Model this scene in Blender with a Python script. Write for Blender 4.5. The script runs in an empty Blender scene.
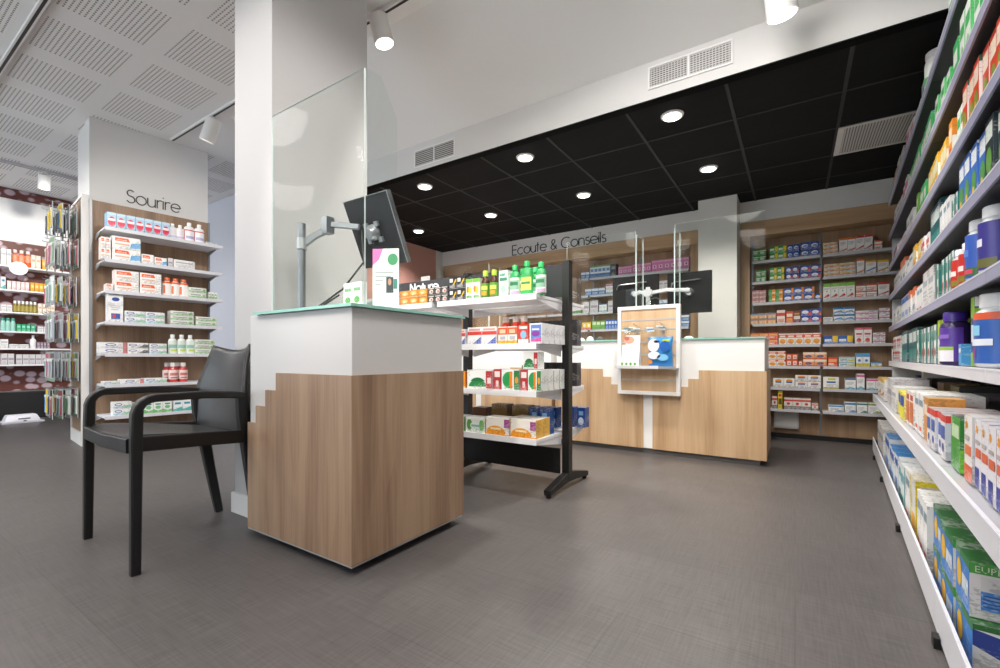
import bpy, math, random
from mathutils import Vector
random.seed(7)
S = 0.86                      # drawing units -> metres
PI = math.pi
scn = bpy.context.scene
COL = scn.collection

# ------------------------------------------------------------------ survey of the room (drawing units)
F_PX, CX, HY, CAM_H, YAW = 450.0, 500.0, 357.0, 0.93, math.radians(33.25)
VD = (-math.sin(YAW), math.cos(YAW)); VR = (math.cos(YAW), math.sin(YAW))
def ray(u):
    r = (u - CX) / F_PX
    return VD[0] + r * VR[0], VD[1] + r * VR[1]
def on_y(u, y):
    a = ray(u); return y / a[1] * a[0]
def depth(x, y): return x * VD[0] + y * VD[1]

# ------------------------------------------------------------------ materials
MATS = {}
def lin(c): return c / 12.92 if c <= 0.04045 else ((c + 0.055) / 1.055) ** 2.4
def rgb(h): return tuple(lin(int(h[i:i + 2], 16) / 255) for i in (0, 2, 4)) + (1.0,)
def P(h, rough=0.45, metal=0.0, spec=0.5):
    k = ('p', h, rough, metal, spec)
    if k not in MATS:
        m = bpy.data.materials.new('surface_' + h); m.use_nodes = True
        nt = m.node_tree; b = nt.nodes['Principled BSDF']
        b.inputs['Base Color'].default_value = rgb(h); b.inputs['Metallic'].default_value = metal
        b.inputs['Specular IOR Level'].default_value = spec
        n = nt.nodes.new('ShaderNodeTexNoise'); n.inputs['Scale'].default_value = 35
        mr = nt.nodes.new('ShaderNodeMapRange'); mr.inputs[3].default_value = max(0.02, rough - 0.05); mr.inputs[4].default_value = min(1, rough + 0.05)
        nt.links.new(n.outputs['Fac'], mr.inputs[0]); nt.links.new(mr.outputs[0], b.inputs['Roughness'])
        MATS[k] = m
    return MATS[k]
def PK(h):
    """printed card: the flat colour broken by fine lines of print"""
    k = ('k', h)
    if k not in MATS:
        m = bpy.data.materials.new('printed_card_' + h); m.use_nodes = True
        nt = m.node_tree; N = nt.nodes; L = nt.links; b = N['Principled BSDF']; c = rgb(h); lum = .3 * c[0] + .6 * c[1] + .1 * c[2]
        tc = N.new('ShaderNodeTexCoord'); mp = N.new('ShaderNodeMapping'); mp.inputs['Scale'].default_value = (70, 70, 150); L.new(tc.outputs['Object'], mp.inputs[0])
        n = N.new('ShaderNodeTexNoise'); n.inputs['Scale'].default_value = 1; n.inputs['Detail'].default_value = 1; L.new(mp.outputs[0], n.inputs['Vector'])
        m2 = N.new('ShaderNodeMapping'); m2.inputs['Scale'].default_value = (9, 9, 14); L.new(tc.outputs['Object'], m2.inputs[0])
        n2 = N.new('ShaderNodeTexNoise'); n2.inputs['Scale'].default_value = 1; n2.inputs['Detail'].default_value = 0; L.new(m2.outputs[0], n2.inputs['Vector'])
        ml = N.new('ShaderNodeMath'); ml.operation = 'MULTIPLY'; L.new(n.outputs['Fac'], ml.inputs[0]); L.new(n2.outputs['Fac'], ml.inputs[1])
        mr = N.new('ShaderNodeMapRange'); mr.inputs[1].default_value = .27; mr.inputs[2].default_value = .33; mr.inputs[4].default_value = .55; L.new(ml.outputs[0], mr.inputs[0])
        mx = N.new('ShaderNodeMix'); mx.data_type = 'RGBA'; L.new(mr.outputs[0], mx.inputs[0]); mx.inputs[6].default_value = c
        mx.inputs[7].default_value = tuple(v * .42 + .02 for v in c[:3]) + (1,) if lum > .3 else tuple(min(1, v * .6 + .38) for v in c[:3]) + (1,)
        L.new(mx.outputs[2], b.inputs['Base Color']); b.inputs['Roughness'].default_value = .38
        MATS[k] = m
    return MATS[k]
def EM(h, s):
    k = ('e', h, s)
    if k not in MATS:
        m = bpy.data.materials.new('glow_' + h); m.use_nodes = True
        b = m.node_tree.nodes['Principled BSDF']
        b.inputs['Base Color'].default_value = rgb(h); b.inputs['Emission Color'].default_value = rgb(h); b.inputs['Emission Strength'].default_value = s
        MATS[k] = m
    return MATS[k]
def GLASS(tint='fbfdfc', refl=1.0, name='clear'):
    k = ('g', tint, refl)
    if k not in MATS:
        m = bpy.data.materials.new('glass_' + name); m.use_nodes = True
        nt = m.node_tree; nt.nodes.clear()
        o = nt.nodes.new('ShaderNodeOutputMaterial'); mx = nt.nodes.new('ShaderNodeMixShader')
        t = nt.nodes.new('ShaderNodeBsdfTransparent'); t.inputs[0].default_value = rgb(tint)
        g = nt.nodes.new('ShaderNodeBsdfGlossy'); g.inputs['Roughness'].default_value = 0.02
        fr = nt.nodes.new('ShaderNodeLayerWeight'); fr.inputs['Blend'].default_value = .5
        pw = nt.nodes.new('ShaderNodeMath'); pw.operation = 'POWER'; pw.inputs[1].default_value = 4.5; nt.links.new(fr.outputs['Facing'], pw.inputs[0])
        mu = nt.nodes.new('ShaderNodeMath'); mu.operation = 'MULTIPLY_ADD'; mu.inputs[1].default_value = .35 * refl; mu.inputs[2].default_value = .007 * refl
        nt.links.new(pw.outputs[0], mu.inputs[0]); nt.links.new(mu.outputs[0], mx.inputs[0])
        nt.links.new(t.outputs[0], mx.inputs[1]); nt.links.new(g.outputs[0], mx.inputs[2]); nt.links.new(mx.outputs[0], o.inputs[0])
        MATS[k] = m
    return MATS[k]
def WOOD(name, dark, mid, light, axis='z'):
    k = ('w', name)
    if k in MATS: return MATS[k]
    m = bpy.data.materials.new(name); m.use_nodes = True
    nt = m.node_tree; N = nt.nodes; L = nt.links; b = N['Principled BSDF']
    tc = N.new('ShaderNodeTexCoord')
    def mapped(sc):
        mp = N.new('ShaderNodeMapping'); mp.inputs['Scale'].default_value = sc if axis == 'z' else (sc[2], sc[1], sc[0])
        L.new(tc.outputs['Object'], mp.inputs['Vector']); return mp
    n1 = N.new('ShaderNodeTexNoise'); n1.inputs['Scale'].default_value = 1; n1.inputs['Detail'].default_value = 6; n1.inputs['Distortion'].default_value = 0.6
    L.new(mapped((9, 9, 0.55)).outputs[0], n1.inputs['Vector'])
    n2 = N.new('ShaderNodeTexNoise'); n2.inputs['Scale'].default_value = 1; n2.inputs['Detail'].default_value = 3
    L.new(mapped((120, 120, 3)).outputs[0], n2.inputs['Vector'])
    n3 = N.new('ShaderNodeTexVoronoi'); n3.inputs['Scale'].default_value = 1
    L.new(mapped((7.5, 7.5, 0.8)).outputs[0], n3.inputs['Vector'])
    mx = N.new('ShaderNodeMath'); mx.operation = 'MULTIPLY_ADD'; mx.inputs[1].default_value = 0.35
    L.new(n2.outputs['Fac'], mx.inputs[0]); L.new(n1.outputs['Fac'], mx.inputs[2])
    m2 = N.new('ShaderNodeMath'); m2.operation = 'MULTIPLY_ADD'; m2.inputs[1].default_value = 0.12
    L.new(n3.outputs['Color'], m2.inputs[0]); L.new(mx.outputs[0], m2.inputs[2])
    sx = N.new('ShaderNodeSeparateXYZ'); L.new(tc.outputs['Object'], sx.inputs[0])
    ad = N.new('ShaderNodeMath'); ad.operation = 'ADD'
    if axis == 'z': L.new(sx.outputs[0], ad.inputs[0]); L.new(sx.outputs[1], ad.inputs[1])
    else: L.new(sx.outputs[2], ad.inputs[0])
    mp_ = N.new('ShaderNodeMath'); mp_.operation = 'MULTIPLY_ADD'; mp_.inputs[1].default_value = 8.3; mp_.inputs[2].default_value = .37; L.new(ad.outputs[0], mp_.inputs[0])
    fl_ = N.new('ShaderNodeMath'); fl_.operation = 'FLOOR'; L.new(mp_.outputs[0], fl_.inputs[0])
    wn = N.new('ShaderNodeTexWhiteNoise'); wn.noise_dimensions = '1D'; L.new(fl_.outputs[0], wn.inputs['W'])
    m3 = N.new('ShaderNodeMath'); m3.operation = 'MULTIPLY_ADD'; m3.inputs[1].default_value = .13; L.new(wn.outputs['Value'], m3.inputs[0]); L.new(m2.outputs[0], m3.inputs[2]); m2 = m3
    cr = N.new('ShaderNodeValToRGB'); e = cr.color_ramp.elements
    e[0].position = 0.5; e[0].color = rgb(dark); e[1].position = 1.0; e[1].color = rgb(light)
    x = e.new(0.76); x.color = rgb(mid)
    L.new(m2.outputs[0], cr.inputs[0]); L.new(cr.outputs[0], b.inputs['Base Color'])
    b.inputs['Roughness'].default_value = 0.48
    MATS[k] = m; return m
def FLOORMAT():
    m = bpy.data.materials.new('linen_vinyl'); m.use_nodes = True
    nt = m.node_tree; N = nt.nodes; L = nt.links; b = N['Principled BSDF']
    tc = N.new('ShaderNodeTexCoord')
    outs = []
    for sc in ((150, 7, 1), (7, 150, 1), (1.4, 1.4, 1)):
        mp = N.new('ShaderNodeMapping'); mp.inputs['Scale'].default_value = sc; L.new(tc.outputs['Object'], mp.inputs['Vector'])
        n = N.new('ShaderNodeTexNoise'); n.inputs['Scale'].default_value = 1; n.inputs['Detail'].default_value = 4; L.new(mp.outputs[0], n.inputs['Vector']); outs.append(n.outputs['Fac'])
    a = N.new('ShaderNodeMath'); a.operation = 'ADD'; L.new(outs[0], a.inputs[0]); L.new(outs[1], a.inputs[1])
    c = N.new('ShaderNodeMath'); c.operation = 'MULTIPLY_ADD'; c.inputs[1].default_value = 0.35; L.new(outs[2], c.inputs[0]); L.new(a.outputs[0], c.inputs[2])
    cr = N.new('ShaderNodeValToRGB'); e = cr.color_ramp.elements
    e[0].position = 0.9 ; e[0].color = rgb('504c4b'); e[1].position = 1.0; e[1].color = rgb('656160')
    sc_ = N.new('ShaderNodeMapRange'); sc_.inputs[1].default_value = 0.7; sc_.inputs[2].default_value = 1.7
    L.new(c.outputs[0], sc_.inputs[0]); e[0].position = 0.15; e[1].position = 0.85
    L.new(sc_.outputs[0], cr.inputs[0])
    br = N.new('ShaderNodeTexBrick'); br.inputs['Scale'].default_value = 1.0; br.offset = 0.5
    br.inputs['Brick Width'].default_value = 0.92; br.inputs['Row Height'].default_value = 0.46; br.inputs['Mortar Size'].default_value = 0.0015
    br.inputs['Color1'].default_value = (1, 1, 1, 1); br.inputs['Color2'].default_value = (.9, .9, .9, 1); br.inputs['Mortar'].default_value = (.72, .72, .72, 1)
    L.new(tc.outputs['Object'], br.inputs['Vector'])
    mx = N.new('ShaderNodeMix'); mx.data_type = 'RGBA'; mx.blend_type = 'MULTIPLY'; mx.inputs[0].default_value = 1
    L.new(cr.outputs[0], mx.inputs[6]); L.new(br.outputs['Color'], mx.inputs[7]); L.new(mx.outputs[2], b.inputs['Base Color'])
    b.inputs['Roughness'].default_value = 0.42; b.inputs['Specular IOR Level'].default_value = 0.45
    return m
def PERF():
    """white plasterboard with square fields of small slots"""
    m = bpy.data.materials.new('perforated_plasterboard'); m.use_nodes = True
    nt = m.node_tree; N = nt.nodes; L = nt.links; b = N['Principled BSDF']
    tc = N.new('ShaderNodeTexCoord'); sp = N.new('ShaderNodeSeparateXYZ'); L.new(tc.outputs['Object'], sp.inputs[0])
    def M(op, a, v=None, w=None):
        n = N.new('ShaderNodeMath'); n.operation = op
        for i, q in enumerate((a, v, w)):
            if q is None: continue
            if isinstance(q, (int, float)): n.inputs[i].default_value = q
            else: L.new(q, n.inputs[i])
        return n.outputs[0]
    def period(c, off, per): return M('FLOORED_MODULO', M('SUBTRACT', c, off), per)
    mask = None
    for c, off, per, wid, cell, duty in ((sp.outputs[0], -5.19 * S, .7525 * S, .545 * S, .0303 * S, .60), (sp.outputs[1], .955 * S, .66 * S, .535 * S, .0297 * S, .36)):
        q = period(c, off, per)
        inside = M('LESS_THAN', q, wid)
        slot = M('LESS_THAN', M('FLOORED_MODULO', q, cell), cell * duty)
        both = M('MULTIPLY', inside, slot)
        mask = both if mask is None else M('MULTIPLY', mask, both)
    mx = N.new('ShaderNodeMix'); mx.data_type = 'RGBA'; L.new(mask, mx.inputs[0])
    mx.inputs[6].default_value = rgb('f0eeec'); mx.inputs[7].default_value = rgb('8d8784')
    L.new(mx.outputs[2], b.inputs['Base Color']); b.inputs['Roughness'].default_value = .8
    return m
def BOKEH():
    m = bpy.data.materials.new('brown_blurred_dots_print'); m.use_nodes = True
    nt = m.node_tree; N = nt.nodes; L = nt.links; b = N['Principled BSDF']
    tc = N.new('ShaderNodeTexCoord'); mp = N.new('ShaderNodeMapping'); mp.inputs['Scale'].default_value = (8.5, 8.5, 11); L.new(tc.outputs['Object'], mp.inputs[0])
    v = N.new('ShaderNodeTexVoronoi'); v.inputs['Scale'].default_value = 1; v.inputs['Randomness'].default_value = .8; L.new(mp.outputs[0], v.inputs['Vector'])
    cr = N.new('ShaderNodeValToRGB'); e = cr.color_ramp.elements
    e[0].position = .36; e[0].color = rgb('c9b4bd'); e[1].position = .5; e[1].color = rgb('6b3a31')
    L.new(v.outputs['Distance'], cr.inputs[0]); L.new(cr.outputs[0], b.inputs['Base Color']); b.inputs['Roughness'].default_value = .5
    return m

WHITE = P('eeecea', .55); WALLW = P('dcdad8', .75); CEILW = P('f0eeec', .85)
BLACK = P('141414', .45); BLACKC = P('111112', .85, 0, .2); GRIDC = P('272627', .7)
OAK = WOOD('oak_warm', '755a45', '947860', 'a88d73')
OAKB = WOOD('oak_back', 'a5825e', 'c4a17b', 'd3b48f')
OAKD = WOOD('oak_dim', '87694f', 'a38364', 'b59677')
OAKH = WOOD('oak_header', 'a07f5e', 'b8977331'[:6], 'c6a685', axis='x')
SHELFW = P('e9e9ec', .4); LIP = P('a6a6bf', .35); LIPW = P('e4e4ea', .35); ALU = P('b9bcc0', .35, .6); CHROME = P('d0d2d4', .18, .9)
STEEL = P('8c8f94', .35, .7); DARKSH = P('26262a', .5); CLEAR = GLASS(); CLEAR2 = GLASS('fafcfc', 1.4, 'acrylic'); TEAL = P('8fc4b6', .15)
CARD = P('8a6a35', .75)

# ------------------------------------------------------------------ mesh builder
class MB:
    def __init__(s): s.v = []; s.f = []; s.m = []; s.mats = []; s.sm = []
    def mi(s, mat):
        if mat not in s.mats: s.mats.append(mat)
        return s.mats.index(mat)
    def face(s, idx, mat, sm=False): s.f.append(tuple(idx)); s.m.append(s.mi(mat)); s.sm.append(sm)
    def poly(s, pts, mat):
        b = len(s.v); s.v += [tuple(p) for p in pts]; s.face(range(b, b + len(pts)), mat); return s
    def hexa(s, p, mat, mats=None):
        b = len(s.v); s.v += [tuple(q) for q in p]
        fs = ((0, 3, 2, 1), (4, 5, 6, 7), (0, 1, 5, 4), (1, 2, 6, 5), (2, 3, 7, 6), (3, 0, 4, 7))   # bottom top front +x back -x
        for i, q in enumerate(fs): s.face([b + j for j in q], (mats or {}).get(i, mat))
        return s
    def box(s, x0, y0, z0, x1, y1, z1, mat, mats=None):
        return s.hexa(((x0, y0, z0), (x1, y0, z0), (x1, y1, z0), (x0, y1, z0), (x0, y0, z1), (x1, y0, z1), (x1, y1, z1), (x0, y1, z1)), mat, mats)
    def lathe(s, prof, mat, n=16, c=(0, 0), sx=1, sy=1, smooth=True):
        b = len(s.v)
        for r, z in prof:
            for k in range(n):
                a = 2 * PI * k / n; s.v.append((c[0] + r * sx * math.cos(a), c[1] + r * sy * math.sin(a), z))
        for i in range(len(prof) - 1):
            for k in range(n):
                k2 = (k + 1) % n
                s.face((b + i * n + k, b + i * n + k2, b + (i + 1) * n + k2, b + (i + 1) * n + k), mat, smooth)
        s.face([b + k for k in reversed(range(n))], mat); e = b + (len(prof) - 1) * n
        s.face([e + k for k in range(n)], mat); return s
    def tube(s, pts, r, mat, n=8, closed_caps=True):
        pts = [Vector(p) for p in pts]; rs = r if isinstance(r, (list, tuple)) else [r] * len(pts)
        b = len(s.v); ref = None
        for i, p in enumerate(pts):
            t = (pts[min(i + 1, len(pts) - 1)] - pts[max(i - 1, 0)]).normalized()
            if ref is None: ref = Vector((0, 0, 1)) if abs(t.z) < .9 else Vector((1, 0, 0))
            a = t.cross(ref)
            if a.length < 1e-5: a = t.cross(Vector((1, .2, 0)))
            a.normalize(); c = t.cross(a).normalized(); ref = a.cross(t) if True else ref
            for k in range(n):
                q = 2 * PI * k / n; s.v.append(tuple(p + rs[i] * (math.cos(q) * a + math.sin(q) * c)))
        for i in range(len(pts) - 1):
            for k in range(n):
                k2 = (k + 1) % n; s.face((b + i * n + k, b + (i + 1) * n + k, b + (i + 1) * n + k2, b + i * n + k2), mat, True)
        s.face([b + k for k in range(n)], mat); e = b + (len(pts) - 1) * n; s.face([e + k for k in reversed(range(n))], mat); return s
    def sweep(s, pts, side, ws, hs, mat, rnd=.3):
        """rounded rectangular bar along pts; side = the constant width direction"""
        pts = [Vector(p) for p in pts]; side = Vector(side).normalized(); b = len(s.v); n = 8
        for i, p in enumerate(pts):
            t = (pts[min(i + 1, len(pts) - 1)] - pts[max(i - 1, 0)]).normalized()
            sd = (side - t * side.dot(t)).normalized(); up = sd.cross(t).normalized()
            w = (ws[i] if isinstance(ws, (list, tuple)) else ws) / 2; h = (hs[i] if isinstance(hs, (list, tuple)) else hs) / 2; q = rnd * min(w, h)
            for a, c in ((w, h - q), (w - q, h), (q - w, h), (-w, h - q), (-w, q - h), (q - w, -h), (w - q, -h), (w, q - h)):
                s.v.append(tuple(p + sd * a + up * c))
        for i in range(len(pts) - 1):
            for k in range(n):
                k2 = (k + 1) % n; s.face((b + i * n + k, b + i * n + k2, b + (i + 1) * n + k2, b + (i + 1) * n + k), mat, True)
        s.face([b + k for k in reversed(range(n))], mat); e = b + (len(pts) - 1) * n; s.face([e + k for k in range(n)], mat); return s
    def prism(s, poly, y0, y1, mat):
        """poly in (x,z) counter-clockwise seen from -y, extruded from y0 (front) to y1"""
        n = len(poly); b = len(s.v)
        s.v += [(x, y0, z) for x, z in poly] + [(x, y1, z) for x, z in poly]
        s.face(range(b, b + n), mat); s.face([b + n + k for k in reversed(range(n))], mat)
        for k in range(n):
            k2 = (k + 1) % n; s.face((b + k2, b + k, b + n + k, b + n + k2), mat)
        return s
    def ribbon(s, pts, th, dep, mat, z0=0, y=0):
        """flat stroke in the x-z plane"""
        n = len(pts); b = len(s.v)
        for i in range(n):
            p0 = pts[max(i - 1, 0)]; p1 = pts[min(i + 1, n - 1)]
            dx, dz = p1[0] - p0[0], p1[1] - p0[1]; l = math.hypot(dx, dz) or 1; nx, nz = -dz / l * th / 2, dx / l * th / 2
            x, z = pts[i]
            for yy in (y - dep, y):
                s.v.append((x + nx, yy, z + nz)); s.v.append((x - nx, yy, z - nz))
        for i in range(n - 1):
            a = b + 4 * i; c = a + 4
            s.face((a + 1, c + 1, c, a), mat); s.face((a, c, c + 2, a + 2), mat); s.face((c + 1, a + 1, a + 3, c + 3), mat)
        s.face((b, b + 2, b + 3, b + 1), mat); e = b + 4 * (n - 1); s.face((e, e + 1, e + 3, e + 2), mat); return s
    def mesh(s, name):
        me = bpy.data.meshes.new(name)
        me.from_pydata([(x * S, y * S, z * S) for x, y, z in s.v], [], s.f)
        for m in s.mats: me.materials.append(m)
        me.polygons.foreach_set('material_index', s.m); me.polygons.foreach_set('use_smooth', s.sm); me.update()
        if any(s.sm): me.set_sharp_from_angle(angle=math.radians(42))
        return me
    def build(s, name, parent=None, loc=(0, 0, 0), rz=0, bevel=0, label=None):
        return link(name, s.mesh(name), parent, loc, rz, bevel, label)
def link(name, me, parent=None, loc=(0, 0, 0), rz=0, bevel=0, label=None):
    o = bpy.data.objects.new(name, me); COL.objects.link(o)
    o.location = tuple(c * S for c in loc); o.rotation_euler = (0, 0, rz)
    if parent: o.parent = parent
    if label: o['label'] = label
    if bevel:
        b = o.modifiers.new('soft_edge', 'BEVEL'); b.width = bevel * S; b.segments = 2; b.limit_method = 'ANGLE'; b.angle_limit = math.radians(50)
    return o
def tag(o, label, cat, group=None, kind=None):
    if label: o['label'] = label
    if cat: o['category'] = cat
    if group: o['group'] = group
    if kind: o['kind'] = kind
    return o
def thing(name, label, cat, loc=(0, 0, 0), rz=0, group=None):
    o = bpy.data.objects.new(name, None); COL.objects.link(o); o.empty_display_size = .05
    o.location = tuple(c * S for c in loc); o.rotation_euler = (0, 0, rz); return tag(o, label, cat, group)
def dup(root, loc=None, rz=None):
    r = root.copy(); COL.objects.link(r)
    if loc is not None: r.location = tuple(c * S for c in loc)
    if rz is not None: r.rotation_euler = (0, 0, rz)
    for ch in list(root.children):
        c = ch.copy(); COL.objects.link(c); c.parent = r
        for g in ch.children:
            d = g.copy(); COL.objects.link(d); d.parent = c
    return r
def struct(name, mb, bevel=0, loc=(0, 0, 0), rz=0):
    o = mb.build(name, None, loc, rz, bevel); o['kind'] = 'structure'; return o
def arc(cx, cz, r, a0, a1, n=14, sx=1):
    return [(cx + sx * r * math.cos(math.radians(a0 + (a1 - a0) * i / n)), cz + r * math.sin(math.radians(a0 + (a1 - a0) * i / n))) for i in range(n + 1)]
# thin geometric lettering: strokes in units of the cap height, and advance
GLY = {
 'S': ([arc(.27, .755, .235, 35, 270, 14)[:-1] + arc(.27, .265, .262, 90, -155, 16)], .62),
 'o': ([arc(.34, .34, .34, 0, 360, 24)], .78), 'u': ([[(0, .68), (0, .27)] + arc(.26, .27, .26, 180, 360, 12) + [(.52, .68)], [(.52, .68), (.52, 0)]], .66),
 'r': ([[(0, 0), (0, .68)], arc(.25, .42, .25, 180, 65, 8)], .42), 'i': ([[(0, 0), (0, .68)], [(0, .9), (0, .98)]], .15),
 'e': ([[(.0, .34), (.67, .34)], arc(.34, .34, .34, 0, 318, 22)], .78), 'E': ([[(.5, 1), (0, 1), (0, .999)], [(0, 1), (0, 0)], [(0, 0), (.5, 0)], [(0, .53), (.47, .53)]], .62),
 'c': ([arc(.34, .34, .34, 45, 315, 20)], .72), 't': ([[(.1, 0), (.1, .95)], [(-.04, .68), (.25, .68)]], .36),
 '&': ([[(.64, 0), (.17, .6), (.12, .76), (.2, .93), (.32, .97), (.44, .9), (.46, .76), (.38, .62), (.14, .42), (.04, .24), (.1, .06), (.26, -.01), (.42, .06), (.54, .22), (.6, .4)]], .78),
 'C': ([arc(.5, .5, .5, 48, 312, 24)], .98), 'n': ([[(0, 0), (0, .68)], arc(.26, .42, .26, 180, 0, 12) + [(.52, 0)]], .66),
 's': ([arc(.19, .52, .16, 40, 270, 10)[:-1] + arc(.19, .18, .18, 90, -150, 12)], .46), 'l': ([[(0, 0), (0, 1)]], .15),
 'N': ([[(0, 0), (0, 1)], [(0, 1), (.62, 0)], [(.62, 0), (.62, 1)]], .78), 'a': ([arc(.34, .34, .34, 0, 360, 24), [(.68, .68), (.68, 0)]], .84), ' ': ([], .34)}
def lettering(text, cap, th, dep, mat, gap=.0):
    mb = MB(); x = 0
    for ch in text:
        st, adv = GLY[ch]
        for k, p in enumerate(st): mb.ribbon([(x + a * cap, b * cap) for a, b in p], th, dep + .0004 * k, mat)
        x += (adv + gap) * cap
    return mb, x
def text_faces(mb, txt, x0, z0, h, mat, y, wmax=None):
    cu = bpy.data.curves.new('printed_words', 'FONT'); cu.body = txt; cu.resolution_u = 1
    o = bpy.data.objects.new('printed_words', cu); COL.objects.link(o)
    dg = bpy.context.evaluated_depsgraph_get(); me = o.evaluated_get(dg).to_mesh()
    k = h / .72; xs = [v.co.x for v in me.vertices]
    kx = k if not wmax or max(xs) * k <= wmax else wmax / max(xs)
    b = len(mb.v); mb.v += [(x0 + v.co.x * kx, y, z0 + v.co.y * k) for v in me.vertices]
    for p in me.polygons: mb.face([b + i for i in p.vertices], mat)
    o.evaluated_get(dg).to_mesh_clear(); bpy.data.objects.remove(o); bpy.data.curves.remove(cu)

ORD = 'zeroth first second third fourth fifth sixth seventh eighth ninth tenth eleventh twelfth thirteenth fourteenth fifteenth sixteenth seventeenth eighteenth nineteenth twentieth'.split()
ORD += ['twenty-' + w for w in ORD[1:10]] + ['thirtieth'] + ['thirty-' + w for w in ORD[1:10]]
LAYERS = {1: [''], 2: ['lower ', 'upper '], 3: ['bottom ', 'middle ', 'top ']}
PENDING = {}
def pend(o, desc, anchor, where, col, layer=''): PENDING.setdefault((desc, anchor, where), []).append((o, col, layer))
def settle_labels():
    for (desc, anchor, where), rows in PENDING.items():
        cols = sorted({c for _o, c, _l in rows}); many = len(cols) > 1
        for o, c, l in rows:
            o['label'] = (f'{ORD[cols.index(c) + 1]} {l}{desc} from the {anchor} {where}' if many else f'{l}{desc} {where}')

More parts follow.
